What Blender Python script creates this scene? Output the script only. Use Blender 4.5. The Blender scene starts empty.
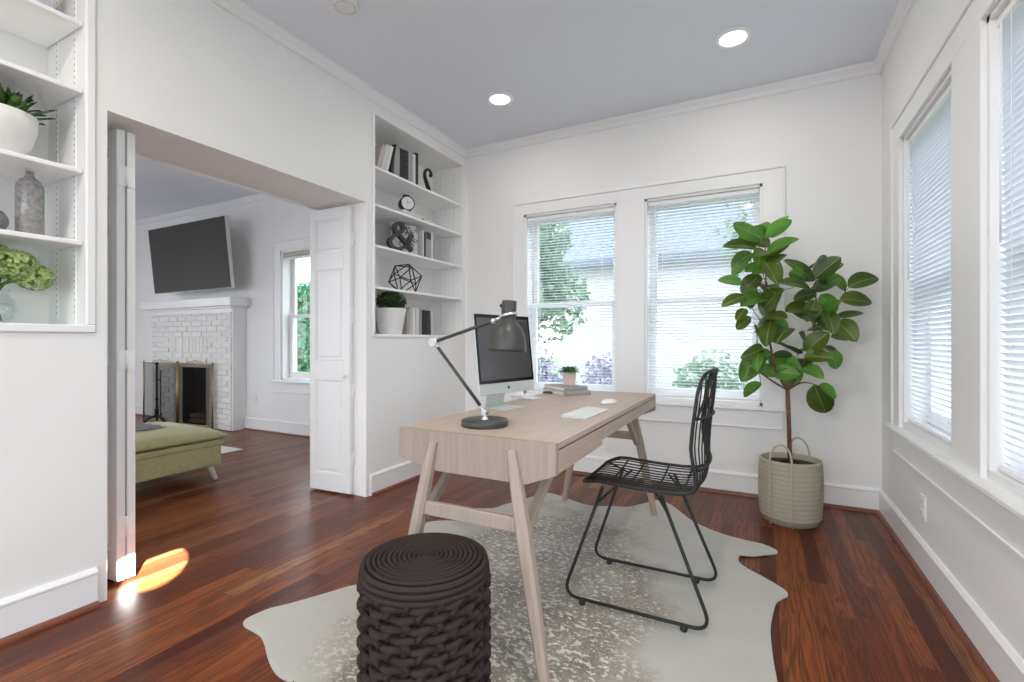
import bpy, bmesh, math, random
from mathutils import Vector, Matrix, noise
PI = math.pi
SC = bpy.context.scene
COL = SC.collection

# ------------------------------------------------------------------ materials
def new_mat(name):
    m = bpy.data.materials.new(name); m.use_nodes = True
    nt = m.node_tree; nt.nodes.clear()
    out = nt.nodes.new('ShaderNodeOutputMaterial')
    return m, nt, out

def principled(name, col, rough=.5, metal=0., spec=.5, coat=0., noise_amt=0., noise_scale=8., bump=0., bump_scale=200., sheen=0., trans=0., alpha=1.):
    m, nt, out = new_mat(name)
    b = nt.nodes.new('ShaderNodeBsdfPrincipled')
    b.inputs['Base Color'].default_value = (*col, 1)
    b.inputs['Roughness'].default_value = rough
    b.inputs['Metallic'].default_value = metal
    b.inputs['Specular IOR Level'].default_value = spec
    b.inputs['Coat Weight'].default_value = coat
    b.inputs['Sheen Weight'].default_value = sheen
    b.inputs['Transmission Weight'].default_value = trans
    b.inputs['Alpha'].default_value = alpha
    nt.links.new(b.outputs[0], out.inputs[0])
    tc = nt.nodes.new('ShaderNodeTexCoord')
    if noise_amt:
        n = nt.nodes.new('ShaderNodeTexNoise'); n.inputs['Scale'].default_value = noise_scale
        n.inputs['Detail'].default_value = 5
        nt.links.new(tc.outputs['Object'], n.inputs['Vector'])
        r = nt.nodes.new('ShaderNodeValToRGB')
        lo = tuple(max(0, c*(1-noise_amt)) for c in col); hi = tuple(min(1, c*(1+noise_amt)) for c in col)
        r.color_ramp.elements[0].color = (*lo, 1); r.color_ramp.elements[1].color = (*hi, 1)
        r.color_ramp.elements[0].position = .3; r.color_ramp.elements[1].position = .7
        nt.links.new(n.outputs['Fac'], r.inputs[0]); nt.links.new(r.outputs[0], b.inputs['Base Color'])
    if bump:
        n = nt.nodes.new('ShaderNodeTexNoise'); n.inputs['Scale'].default_value = bump_scale
        nt.links.new(tc.outputs['Object'], n.inputs['Vector'])
        bp = nt.nodes.new('ShaderNodeBump'); bp.inputs['Strength'].default_value = bump
        bp.inputs['Distance'].default_value = .002
        nt.links.new(n.outputs['Fac'], bp.inputs['Height']); nt.links.new(bp.outputs[0], b.inputs['Normal'])
    return m

def math_node(nt, op, a, b=None, c=None):
    n = nt.nodes.new('ShaderNodeMath'); n.operation = op
    for i, v in enumerate((a, b, c)):
        if v is None: continue
        if isinstance(v, (int, float)): n.inputs[i].default_value = v
        else: nt.links.new(v, n.inputs[i])
    return n.outputs[0]

def mixc(nt, fac, a, b, mode='MIX'):
    n = nt.nodes.new('ShaderNodeMix'); n.data_type = 'RGBA'; n.blend_type = mode
    if isinstance(fac, (int, float)): n.inputs[0].default_value = fac
    else: nt.links.new(fac, n.inputs[0])
    for i, v in ((6, a), (7, b)):
        if isinstance(v, tuple): n.inputs[i].default_value = (*v, 1) if len(v) == 3 else v
        else: nt.links.new(v, n.inputs[i])
    return n.outputs[2]

def ramp(nt, fac, stops):
    r = nt.nodes.new('ShaderNodeValToRGB')
    el = r.color_ramp.elements
    while len(el) < len(stops): el.new(.5)
    for e, (p, c) in zip(el, stops):
        e.position = p; e.color = (*c, 1) if len(c) == 3 else c
    nt.links.new(fac, r.inputs[0]); return r.outputs[0]

def noise_node(nt, vec, scale, detail=4, rough=.5, dist=0.):
    n = nt.nodes.new('ShaderNodeTexNoise')
    n.inputs['Scale'].default_value = scale; n.inputs['Detail'].default_value = detail
    n.inputs['Roughness'].default_value = rough; n.inputs['Distortion'].default_value = dist
    if vec is not None: nt.links.new(vec, n.inputs['Vector'])
    return n.outputs['Fac']

def mapping(nt, vec, scale=(1, 1, 1), rot=(0, 0, 0), loc=(0, 0, 0)):
    n = nt.nodes.new('ShaderNodeMapping')
    n.inputs['Scale'].default_value = scale; n.inputs['Rotation'].default_value = rot; n.inputs['Location'].default_value = loc
    nt.links.new(vec, n.inputs['Vector']); return n.outputs[0]

def mat_floor():
    m, nt, out = new_mat('hardwood strips')
    b = nt.nodes.new('ShaderNodeBsdfPrincipled'); nt.links.new(b.outputs[0], out.inputs[0])
    tc = nt.nodes.new('ShaderNodeTexCoord'); o = tc.outputs['Object']
    sep = nt.nodes.new('ShaderNodeSeparateXYZ'); nt.links.new(o, sep.inputs[0])
    x, y = sep.outputs[0], sep.outputs[1]
    W = .066
    xs = math_node(nt, 'DIVIDE', x, W); ix = math_node(nt, 'FLOOR', xs); fx = math_node(nt, 'FRACT', xs)
    wn = nt.nodes.new('ShaderNodeTexWhiteNoise'); wn.noise_dimensions = '1D'; nt.links.new(ix, wn.inputs['W'])
    off = math_node(nt, 'MULTIPLY', wn.outputs['Value'], 7.3)
    ys = math_node(nt, 'ADD', math_node(nt, 'DIVIDE', y, 1.15), off); iy = math_node(nt, 'FLOOR', ys); fy = math_node(nt, 'FRACT', ys)
    cmb = nt.nodes.new('ShaderNodeCombineXYZ'); nt.links.new(ix, cmb.inputs[0]); nt.links.new(iy, cmb.inputs[1])
    wn2 = nt.nodes.new('ShaderNodeTexWhiteNoise'); wn2.noise_dimensions = '2D'; nt.links.new(cmb.outputs[0], wn2.inputs['Vector'])
    rnd = wn2.outputs['Value']
    # grain coordinates: shifted per board, long along y
    sh = nt.nodes.new('ShaderNodeCombineXYZ')
    nt.links.new(math_node(nt, 'ADD', x, math_node(nt, 'MULTIPLY', rnd, 13.)), sh.inputs[0])
    nt.links.new(math_node(nt, 'ADD', y, math_node(nt, 'MULTIPLY', rnd, 31.)), sh.inputs[1])
    g = mapping(nt, sh.outputs[0], (22, 1.1, 1))
    n1 = noise_node(nt, g, 1.0, 3, .5, .4)
    wv = nt.nodes.new('ShaderNodeMath'); wv.operation = 'SINE'
    nt.links.new(math_node(nt, 'MULTIPLY', n1, 62.), wv.inputs[0])
    rings = math_node(nt, 'POWER', math_node(nt, 'MULTIPLY_ADD', wv.outputs[0], .5, .5), 2.0)
    n2 = noise_node(nt, mapping(nt, sh.outputs[0], (85, 3, 1)), 1.0, 1, .5)
    n3 = noise_node(nt, mapping(nt, o, (.7, .35, 1)), 1.0, 2)
    base = ramp(nt, rnd, [(0, (.095, .020, .008)), (.3, (.20, .048, .013)), (.6, (.28, .078, .020)), (.8, (.12, .027, .010)), (1, (.36, .145, .048))])
    c = mixc(nt, math_node(nt, 'MULTIPLY', rings, .68), base, (.045, .011, .006))
    c = mixc(nt, math_node(nt, 'MULTIPLY', math_node(nt, 'GREATER_THAN', n2, .56), .25), c, (.04, .012, .008))
    gap = math_node(nt, 'MAXIMUM', math_node(nt, 'LESS_THAN', fx, .022), math_node(nt, 'LESS_THAN', fy, .0035))
    c = mixc(nt, math_node(nt, 'MULTIPLY', gap, .8), c, (.015, .005, .004))
    nt.links.new(c, b.inputs['Base Color'])
    nt.links.new(math_node(nt, 'MULTIPLY_ADD', n3, .08, .285), b.inputs['Roughness'])
    b.inputs['Specular IOR Level'].default_value = .22
    bp = nt.nodes.new('ShaderNodeBump'); bp.inputs['Strength'].default_value = .25; bp.inputs['Distance'].default_value = .001
    nt.links.new(math_node(nt, 'SUBTRACT', 1., gap), bp.inputs['Height']); nt.links.new(bp.outputs[0], b.inputs['Normal'])
    return m

def mat_wood(name, c0, c1, scale=(3, 60, 60), rough=.5, ring=30.):
    m, nt, out = new_mat(name)
    b = nt.nodes.new('ShaderNodeBsdfPrincipled'); nt.links.new(b.outputs[0], out.inputs[0])
    tc = nt.nodes.new('ShaderNodeTexCoord'); o = tc.outputs['Object']
    g = mapping(nt, o, scale)
    n1 = noise_node(nt, g, .35, 3, .5, .3)
    s = math_node(nt, 'MULTIPLY_ADD', math_node(nt, 'SINE', math_node(nt, 'MULTIPLY', n1, ring)), .5, .5)
    n2 = noise_node(nt, g, 2.2, 4, .6)
    f = math_node(nt, 'ADD', math_node(nt, 'MULTIPLY', s, .14), math_node(nt, 'MULTIPLY', n2, .86))
    c = ramp(nt, f, [(.25, c0), (.75, c1)])
    # a few knots
    v = nt.nodes.new('ShaderNodeTexVoronoi'); v.inputs['Scale'].default_value = 4.2
    nt.links.new(mapping(nt, o, (1, 1, 1)), v.inputs['Vector'])
    kn = ramp(nt, v.outputs['Distance'], [(.02, (1, 1, 1)), (.075, (0, 0, 0))])
    c = mixc(nt, math_node(nt, 'MULTIPLY', kn, .35), c, tuple(k*.45 for k in c0))
    nt.links.new(c, b.inputs['Base Color']); b.inputs['Roughness'].default_value = rough
    bp = nt.nodes.new('ShaderNodeBump'); bp.inputs['Strength'].default_value = .12; bp.inputs['Distance'].default_value = .001
    nt.links.new(n2, bp.inputs['Height']); nt.links.new(bp.outputs[0], b.inputs['Normal'])
    return m

def mat_rug():
    m, nt, out = new_mat('cowhide hair')
    b = nt.nodes.new('ShaderNodeBsdfPrincipled'); nt.links.new(b.outputs[0], out.inputs[0])
    tc = nt.nodes.new('ShaderNodeTexCoord'); o = tc.outputs['Object']
    # coat zone: brown field down the middle of the hide, pale flanks
    sep = nt.nodes.new('ShaderNodeSeparateXYZ'); nt.links.new(mapping(nt, o, (1, 1, 1), (0, 0, math.radians(-6)), (.72, -1.95, 0)), sep.inputs[0])
    wob = noise_node(nt, o, 2.3, 4, .6)
    dx = math_node(nt, 'DIVIDE', sep.outputs[0], .62); dy = math_node(nt, 'DIVIDE', sep.outputs[1], 1.25)
    r2 = math_node(nt, 'SQRT', math_node(nt, 'ADD', math_node(nt, 'MULTIPLY', dx, dx), math_node(nt, 'MULTIPLY', dy, dy)))
    r2 = math_node(nt, 'ADD', r2, math_node(nt, 'MULTIPLY_ADD', wob, 1.1, -.55))
    zone = ramp(nt, r2, [(.75, (1, 1, 1)), (1.15, (0, 0, 0))])
    pale = mixc(nt, noise_node(nt, o, 5, 4, .6), (.40, .385, .345), (.51, .495, .445))
    big = noise_node(nt, o, 3.1, 4, .6)
    taupe = ramp(nt, big, [(.33, (.185, .15, .112)), (.50, (.29, .25, .20)), (.68, (.41, .375, .315))])
    col = mixc(nt, zone, pale, taupe)
    # white flecks, stretched along the hair
    n1 = noise_node(nt, mapping(nt, o, (38, 55, 1), (0, 0, .6)), 1.0, 3, .55, .5)
    big2 = noise_node(nt, o, 1.6, 2)
    thr = math_node(nt, 'MULTIPLY_ADD', big2, -.24, .70)
    fl = math_node(nt, 'GREATER_THAN', n1, thr)
    n4 = noise_node(nt, mapping(nt, o, (90, 120, 1), (0, 0, .6)), 1.0, 2, .5, .3)
    fl2 = math_node(nt, 'MULTIPLY', math_node(nt, 'GREATER_THAN', n4, .60), .45)
    f = math_node(nt, 'MULTIPLY', math_node(nt, 'MAXIMUM', fl, fl2), zone)
    col = mixc(nt, math_node(nt, 'MULTIPLY', f, .92), col, (.68, .67, .62))
    n5 = noise_node(nt, mapping(nt, o, (70, 100, 1), (0, 0, .3)), 1.0, 2)
    col = mixc(nt, math_node(nt, 'MULTIPLY', math_node(nt, 'MULTIPLY', math_node(nt, 'GREATER_THAN', n5, .57), zone), .35), col, (.13, .115, .095))
    nt.links.new(col, b.inputs['Base Color']); b.inputs['Roughness'].default_value = .75
    b.inputs['Sheen Weight'].default_value = .25
    bp = nt.nodes.new('ShaderNodeBump'); bp.inputs['Strength'].default_value = .4; bp.inputs['Distance'].default_value = .002
    nt.links.new(noise_node(nt, mapping(nt, o, (200, 300, 1), (0, 0, .5)), 1.0, 3), bp.inputs['Height']); nt.links.new(bp.outputs[0], b.inputs['Normal'])
    return m

def mat_rope(name, c0, c1, scale=260., rough=.8, direction='Z'):
    m, nt, out = new_mat(name)
    b = nt.nodes.new('ShaderNodeBsdfPrincipled'); nt.links.new(b.outputs[0], out.inputs[0])
    tc = nt.nodes.new('ShaderNodeTexCoord'); o = tc.outputs['Object']
    w = nt.nodes.new('ShaderNodeTexWave'); w.wave_type = 'BANDS'; w.bands_direction = direction
    w.inputs['Scale'].default_value = scale; w.inputs['Distortion'].default_value = 1.5; w.inputs['Detail'].default_value = 1
    nt.links.new(o, w.inputs['Vector'])
    n = noise_node(nt, o, 90, 3)
    c = mixc(nt, math_node(nt, 'MULTIPLY_ADD', w.outputs['Fac'], .6, math_node(nt, 'MULTIPLY', n, .4)), c0, c1)
    nt.links.new(c, b.inputs['Base Color']); b.inputs['Roughness'].default_value = rough
    b.inputs['Specular IOR Level'].default_value = .25
    bp = nt.nodes.new('ShaderNodeBump'); bp.inputs['Strength'].default_value = .6; bp.inputs['Distance'].default_value = .002
    nt.links.new(w.outputs['Fac'], bp.inputs['Height']); nt.links.new(bp.outputs[0], b.inputs['Normal'])
    return m

def mat_glass(name, tint=(1, 1, 1), gloss=.07, rough=0.02):
    m, nt, out = new_mat(name)
    t = nt.nodes.new('ShaderNodeBsdfTransparent'); t.inputs[0].default_value = (*tint, 1)
    g = nt.nodes.new('ShaderNodeBsdfGlossy'); g.inputs['Roughness'].default_value = rough
    f = nt.nodes.new('ShaderNodeLayerWeight'); f.inputs['Blend'].default_value = .5
    mx = nt.nodes.new('ShaderNodeMixShader')
    nt.links.new(math_node(nt, 'MULTIPLY_ADD', math_node(nt, 'POWER', f.outputs['Facing'], 5.), .4, gloss*.5), mx.inputs[0])
    nt.links.new(t.outputs[0], mx.inputs[1]); nt.links.new(g.outputs[0], mx.inputs[2]); nt.links.new(mx.outputs[0], out.inputs[0])
    return m

def mat_mesh_screen():
    m, nt, out = new_mat('woven wire screen')
    t = nt.nodes.new('ShaderNodeBsdfTransparent')
    d = nt.nodes.new('ShaderNodeBsdfPrincipled'); d.inputs['Base Color'].default_value = (.015, .013, .012, 1); d.inputs['Roughness'].default_value = .8; d.inputs['Specular IOR Level'].default_value = .1
    mx = nt.nodes.new('ShaderNodeMixShader'); mx.inputs[0].default_value = .5
    nt.links.new(t.outputs[0], mx.inputs[1]); nt.links.new(d.outputs[0], mx.inputs[2]); nt.links.new(mx.outputs[0], out.inputs[0])
    return m

def mat_emit(name, col, s):
    m, nt, out = new_mat(name)
    e = nt.nodes.new('ShaderNodeEmission'); e.inputs[0].default_value = (*col, 1); e.inputs[1].default_value = s
    nt.links.new(e.outputs[0], out.inputs[0]); return m

def mat_slat():
    m, nt, out = new_mat('blind slat')
    b = nt.nodes.new('ShaderNodeBsdfPrincipled'); b.inputs['Base Color'].default_value = (.80, .82, .86, 1); b.inputs['Roughness'].default_value = .4
    t = nt.nodes.new('ShaderNodeBsdfTranslucent'); t.inputs[0].default_value = (.75, .82, .92, 1)
    mx = nt.nodes.new('ShaderNodeMixShader'); mx.inputs[0].default_value = .18
    nt.links.new(b.outputs[0], mx.inputs[1]); nt.links.new(t.outputs[0], mx.inputs[2]); nt.links.new(mx.outputs[0], out.inputs[0])
    return m

def mat_leaf(name, c0, c1, rough=.38, nscale=4., trl=.18):
    m, nt, out = new_mat(name)
    b = nt.nodes.new('ShaderNodeBsdfPrincipled'); b.inputs['Roughness'].default_value = rough
    tc = nt.nodes.new('ShaderNodeTexCoord'); o = tc.outputs['Object']
    c = ramp(nt, noise_node(nt, o, nscale, 3, .6), [(.38, c0), (.62, c1)])
    nt.links.new(c, b.inputs['Base Color'])
    t = nt.nodes.new('ShaderNodeBsdfTranslucent'); nt.links.new(c, t.inputs[0])
    mx = nt.nodes.new('ShaderNodeMixShader'); mx.inputs[0].default_value = trl
    nt.links.new(b.outputs[0], mx.inputs[1]); nt.links.new(t.outputs[0], mx.inputs[2]); nt.links.new(mx.outputs[0], out.inputs[0])
    return m

def mat_brick():
    m, nt, out = new_mat('painted brick')
    b = nt.nodes.new('ShaderNodeBsdfPrincipled'); nt.links.new(b.outputs[0], out.inputs[0])
    b.inputs['Base Color'].default_value = (.80, .79, .76, 1); b.inputs['Roughness'].default_value = .45
    tc = nt.nodes.new('ShaderNodeTexCoord')
    n = noise_node(nt, tc.outputs['Object'], 30, 4, .6)
    bp = nt.nodes.new('ShaderNodeBump'); bp.inputs['Strength'].default_value = .9; bp.inputs['Distance'].default_value = .012
    nt.links.new(n, bp.inputs['Height']); nt.links.new(bp.outputs[0], b.inputs['Normal'])
    return m

def mat_print(name, base, ink, scale=14., thr=.56):
    m, nt, out = new_mat(name)
    b = nt.nodes.new('ShaderNodeBsdfPrincipled'); nt.links.new(b.outputs[0], out.inputs[0]); b.inputs['Roughness'].default_value = .55
    tc = nt.nodes.new('ShaderNodeTexCoord')
    n = noise_node(nt, tc.outputs['Object'], scale, 6, .7, .6)
    nt.links.new(ramp(nt, n, [(thr-.03, base), (thr+.02, ink)]), b.inputs['Base Color'])
    return m

M = {}
M['wall'] = principled('warm white wall paint', (.86, .86, .845), .55, bump=.05, bump_scale=60)
M['ceil'] = principled('ceiling paint', (.77, .81, .875), .7)
M['trim'] = principled('white satin trim', (.88, .88, .88), .32)
M['door'] = principled('white door enamel', (.82, .83, .83), .3)
M['floor'] = mat_floor()
M['shoe'] = mat_wood('stained shoe moulding', (.13, .038, .022), (.25, .085, .05), (40, 3, 40), .35)
M['glass'] = mat_glass('window glass')
M['slat'] = mat_slat()
M['cord'] = principled('blind cord', (.85, .86, .88), .6)
M['brick'] = mat_brick()
M['soot'] = principled('sooty firebrick', (.012, .009, .008), .95, spec=.05, noise_amt=.6, noise_scale=14)
M['cream'] = principled('cream firebrick', (.50, .46, .38), .8, noise_amt=.15)
M['brass'] = principled('brass', (.42, .31, .16), .38, metal=1.)
M['iron'] = principled('black iron', (.012, .010, .010), .55, spec=.25)
M['screen'] = mat_mesh_screen()
M['tvglass'] = principled('television screen', (.050, .047, .043), .55, spec=.3)
M['tvframe'] = principled('silver bezel', (.62, .60, .58), .35, metal=.6)
M['green'] = principled('chartreuse linen', (.46, .445, .235), .85, noise_amt=.08, noise_scale=40, bump=.3, bump_scale=500, sheen=.3)
M['green2'] = principled('chartreuse seam', (.30, .30, .14), .9)
M['pale_wood'] = principled('pale leg wood', (.62, .55, .50), .45)
M['throw'] = principled('grey throw', (.23, .21, .23), .9, noise_amt=.2, noise_scale=30, bump=.4, bump_scale=300)
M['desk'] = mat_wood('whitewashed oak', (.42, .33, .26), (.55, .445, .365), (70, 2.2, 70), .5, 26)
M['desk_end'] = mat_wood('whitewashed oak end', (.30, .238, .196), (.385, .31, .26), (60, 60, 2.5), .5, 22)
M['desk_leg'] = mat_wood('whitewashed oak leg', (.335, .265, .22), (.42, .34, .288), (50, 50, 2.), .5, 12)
M['blackmetal'] = principled('black powder coat', (.014, .016, .014), .5, spec=.35)
M['rubber'] = principled('black rubber', (.012, .012, .012), .6)
M['charcoal'] = principled('charcoal lamp enamel', (.045, .045, .042), .4)
M['chrome'] = principled('brushed aluminium', (.72, .73, .74), .28, metal=.85)
M['alu'] = principled('monitor aluminium', (.62, .66, .64), .38, metal=.35)
M['scrglass'] = principled('dark display glass', (.075, .073, .080), .10, spec=.7, coat=.3)  # grey base stands in for the room reflected in the glass
M['bezel'] = principled('black bezel', (.008, .008, .008), .15)
M['keycap'] = principled('white keycaps', (.76, .76, .76), .5)
M['whiteplastic'] = principled('glossy white plastic', (.80, .78, .77), .2)
M['rug'] = mat_rug()
M['poufrope'] = mat_rope('dark brown rope', (.017, .011, .010), (.062, .043, .039), 120., direction='DIAGONAL')
M['poufcore'] = principled('dark core', (.008, .006, .005), .95)
M['basket'] = mat_rope('sage woven rope', (.38, .35, .26), (.52, .485, .37), 46., direction='Z')
M['handle'] = mat_rope('sage twisted rope', (.36, .33, .23), (.58, .54, .42), 60., direction='DIAGONAL')
M['soil'] = principled('potting soil', (.045, .022, .014), .95, noise_amt=.7, noise_scale=60, bump=1., bump_scale=90)
M['bark'] = principled('brown stem', (.15, .075, .045), .75, noise_amt=.4, noise_scale=50, bump=.6, bump_scale=120)
M['leaf_a'] = mat_leaf('mid green leaf', (.05, .16, .016), (.12, .30, .035))
M['leaf_b'] = mat_leaf('dark green leaf', (.045, .085, .010), (.105, .155, .016))
M['leaf_c'] = mat_leaf('fresh green leaf', (.09, .30, .035), (.17, .44, .07))
M['vein'] = principled('leaf vein', (.22, .38, .10), .45)
M['aloe'] = mat_leaf('fleshy leaf', (.02, .07, .012), (.10, .22, .035), .35, 30)
M['boxwood'] = mat_leaf('boxwood leaf', (.012, .045, .010), (.03, .09, .018), .5, 30)
M['succ'] = mat_leaf('succulent leaf', (.06, .22, .04), (.12, .36, .08), .45, 30)
M['hyd'] = mat_leaf('green petals', (.24, .38, .09), (.52, .62, .28), .7, 45)
M['whitepot'] = principled('white ceramic', (.78, .77, .76), .35, noise_amt=.03, noise_scale=20)
M['pinkpot'] = principled('blush plaster', (.56, .45, .40), .6, noise_amt=.08, noise_scale=30)
M['bottle'] = principled('grey textured glass', (.27, .26, .25), .25, noise_amt=.3, noise_scale=70, bump=.8, bump_scale=110, coat=.4)
M['vase'] = mat_glass('clear vase glass', (.95, .97, .97), .12)
M['water'] = mat_glass('water', (.93, .96, .95), .08)
M['stone'] = principled('grey ceramic ball', (.18, .175, .17), .4, noise_amt=.3, noise_scale=60)
M['pages'] = principled('book pages', (.72, .70, .66), .8)
M['bk_black'] = principled('black book cloth', (.012, .012, .013), .55)
M['bk_dark'] = principled('charcoal book cloth', (.05, .05, .055), .6)
M['bk_grey'] = principled('grey book cloth', (.33, .33, .35), .6)
M['bk_light'] = principled('pale book cloth', (.62, .61, .61), .6)
M['bk_blush'] = principled('blush book cloth', (.52, .46, .44), .6)
M['bk_taupe'] = principled('taupe book cloth', (.36, .335, .31), .6)
M['bk_print'] = mat_print('black and white printed jacket', (.58, .58, .58), (.08, .08, .08), 16.)
M['bk_strip'] = mat_print('speckled spine', (.02, .02, .022), (.4, .4, .4), 60., .62)
M['cl_face'] = principled('clock face', (.72, .72, .75), .4)
M['plate'] = principled('white switch plate', (.85, .85, .86), .3)
M['lamp_on'] = mat_emit('lit lamp lens', (1, .96, .90), 6.)
M['lawn'] = principled('lawn grass', (.14, .24, .10), .9, noise_amt=.4, noise_scale=1.5)
M['drive'] = principled('pale concrete drive', (.42, .42, .44), .9)
M['siding'] = principled('white siding', (.60, .61, .63), .7)
M['siding_b'] = principled('blue grey siding', (.26, .31, .38), .7)
M['roof'] = principled('slate roof', (.16, .20, .26), .8, noise_amt=.2)
M['dkglass'] = principled('dark window', (.03, .05, .08), .1)
M['extleaf'] = mat_leaf('garden foliage', (.10, .22, .12), (.30, .44, .30), .6, 1.2, .3)
M['hedge'] = mat_leaf('ivy foliage', (.01, .10, .045), (.07, .42, .22), .5, 6., .25)
M['lav'] = mat_leaf('mauve shrub foliage', (.16, .15, .24), (.38, .36, .50), .7, 5., .2)

# ------------------------------------------------------------------ mesh builder
class MB:
    def __init__(s): s.bm = bmesh.new(); s.mi = 0
    def _xf(s, vs, loc, rot, mat=None):
        Mx = Matrix.Translation(Vector(loc))
        if rot != (0, 0, 0):
            Mx = Mx @ Matrix.Rotation(rot[2], 4, 'Z') @ Matrix.Rotation(rot[1], 4, 'Y') @ Matrix.Rotation(rot[0], 4, 'X')
        for v in vs: v.co = Mx @ v.co
    def face(s, vs):
        try:
            f = s.bm.faces.new(vs); f.material_index = s.mi; return f
        except ValueError: return None
    def box(s, a, b, bev=0, rot=(0, 0, 0), seg=1):
        """axis box from corner a to corner b, optionally turned about its centre"""
        c = [(a[i]+b[i])/2 for i in range(3)]; h = [abs(b[i]-a[i])/2 for i in range(3)]
        vs = [s.bm.verts.new((sx*h[0], sy*h[1], sz*h[2])) for sx in (-1, 1) for sy in (-1, 1) for sz in (-1, 1)]
        fs = [s.face([vs[i] for i in q]) for q in ((0, 1, 3, 2), (4, 6, 7, 5), (0, 4, 5, 1), (2, 3, 7, 6), (0, 2, 6, 4), (1, 5, 7, 3))]
        if bev:
            es = set(e for f in fs for e in f.edges)
            r = bmesh.ops.bevel(s.bm, geom=list(es), offset=bev, segments=seg, profile=.5, affect='EDGES')
            vs = list(set(v for f in r['faces'] for v in f.verts) | set(v for v in vs if v.is_valid))
            for f in set(f for v in vs for f in v.link_faces): f.material_index = s.mi
        s._xf(vs, c, rot); return vs
    def prism(s, pts, d, axis='Y', at=0., bev=0):
        """closed 2-D outline extruded by d along an axis. pts are the two other coords"""
        def mk(p, t):
            return {'X': (t, p[0], p[1]), 'Y': (p[0], t, p[1]), 'Z': (p[0], p[1], t)}[axis]
        A = [s.bm.verts.new(mk(p, at)) for p in pts]; B = [s.bm.verts.new(mk(p, at+d)) for p in pts]
        fs = [s.face(A[::-1]), s.face(B)]
        n = len(pts)
        for i in range(n): fs.append(s.face([A[i], A[(i+1) % n], B[(i+1) % n], B[i]]))
        fs = [f for f in fs if f]
        bmesh.ops.recalc_face_normals(s.bm, faces=fs)
        if bev:
            es = set(e for f in fs[:2] for e in f.edges)
            bmesh.ops.bevel(s.bm, geom=list(es), offset=bev, segments=2, affect='EDGES')
        return A+B
    def tube(s, pts, r, seg=8, closed=False, caps=True, ry=None):
        pts = [Vector(p) for p in pts]; n = len(pts); rs = r if isinstance(r, (list, tuple)) else [r]*n
        rings = []; prev = None
        for i, p in enumerate(pts):
            if closed: t = pts[(i+1) % n]-pts[i-1]
            else: t = (pts[min(i+1, n-1)]-pts[max(i-1, 0)])
            if t.length < 1e-9: t = Vector((0, 0, 1))
            t.normalize()
            if prev is None:
                up = Vector((0, 0, 1)) if abs(t.z) < .9 else Vector((1, 0, 0))
                u = t.cross(up).normalized()
            else:
                u = (prev-t*prev.dot(t))
                u = u.normalized() if u.length > 1e-6 else t.orthogonal().normalized()
            prev = u; w = t.cross(u)
            rings.append([s.bm.verts.new(p+(u*math.cos(2*PI*k/seg)*rs[i]+w*math.sin(2*PI*k/seg)*(rs[i] if ry is None else ry))) for k in range(seg)])
        m = n if closed else n-1
        for i in range(m):
            a, b = rings[i], rings[(i+1) % n]
            for k in range(seg): f = s.face([a[k], a[(k+1) % seg], b[(k+1) % seg], b[k]]); f and setattr(f, 'smooth', True)
        if caps and not closed: s.face(rings[0][::-1]); s.face(rings[-1])
        return rings
    def lathe(s, prof, c=(0, 0, 0), seg=32, sy=1., smooth=True, wob=None, rot=(0, 0, 0)):
        rings = []; allv = []
        for (r, z) in prof:
            if r < 1e-6: v = [s.bm.verts.new((0, 0, z))]
            else: v = [s.bm.verts.new((r*math.cos(2*PI*k/seg), r*sy*math.sin(2*PI*k/seg), z)) for k in range(seg)]
            rings.append(v); allv += v
        for a, b in zip(rings, rings[1:]):
            for k in range(seg):
                if len(a) == 1 and len(b) == 1: continue
                if len(a) == 1: q = [a[0], b[k], b[(k+1) % seg]]
                elif len(b) == 1: q = [a[k], a[(k+1) % seg], b[0]]
                else: q = [a[k], a[(k+1) % seg], b[(k+1) % seg], b[k]]
                f = s.face(q)
                if f: f.smooth = smooth
        s._xf(allv, c, rot); return allv
    def ball(s, c, r, seg=12, sc=(1, 1, 1)):
        n = seg//2
        vs = s.lathe([(r*math.sin(PI*i/n), -r*math.cos(PI*i/n)) for i in range(n+1)], (0, 0, 0), seg)
        for v in vs: v.co = Vector((v.co.x*sc[0]+c[0], v.co.y*sc[1]+c[1], v.co.z*sc[2]+c[2]))
        return vs
    def taper(s, p0, p1, w0, w1, d0=None, d1=None, bev=0, x_axis=(1, 0, 0), mids=()):
        """square-section bar from p0 to p1; sections list (t, w, d)"""
        p0, p1 = Vector(p0), Vector(p1); t = (p1-p0).normalized(); u = Vector(x_axis); u = (u-t*u.dot(t)).normalized(); w = t.cross(u)
        secs = [(0, w0, d0 or w0)]+list(mids)+[(1, w1, d1 or w1)]
        rings = []
        for tt, a, b in secs:
            c = p0.lerp(p1, tt); k = .22
            o = [(-a/2, -b/2+b*k), (-a/2+a*k, -b/2), (a/2-a*k, -b/2), (a/2, -b/2+b*k), (a/2, b/2-b*k), (a/2-a*k, b/2), (-a/2+a*k, b/2), (-a/2, b/2-b*k)] if bev else [(-a/2, -b/2), (a/2, -b/2), (a/2, b/2), (-a/2, b/2)]
            rings.append([s.bm.verts.new(c+u*x+w*y) for x, y in o])
        fs = []
        for A, B in zip(rings, rings[1:]):
            n = len(A)
            for k in range(n): fs.append(s.face([A[k], A[(k+1) % n], B[(k+1) % n], B[k]]))
        fs.append(s.face(rings[0][::-1])); fs.append(s.face(rings[-1]))
        bmesh.ops.recalc_face_normals(s.bm, faces=[f for f in fs if f])
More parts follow.
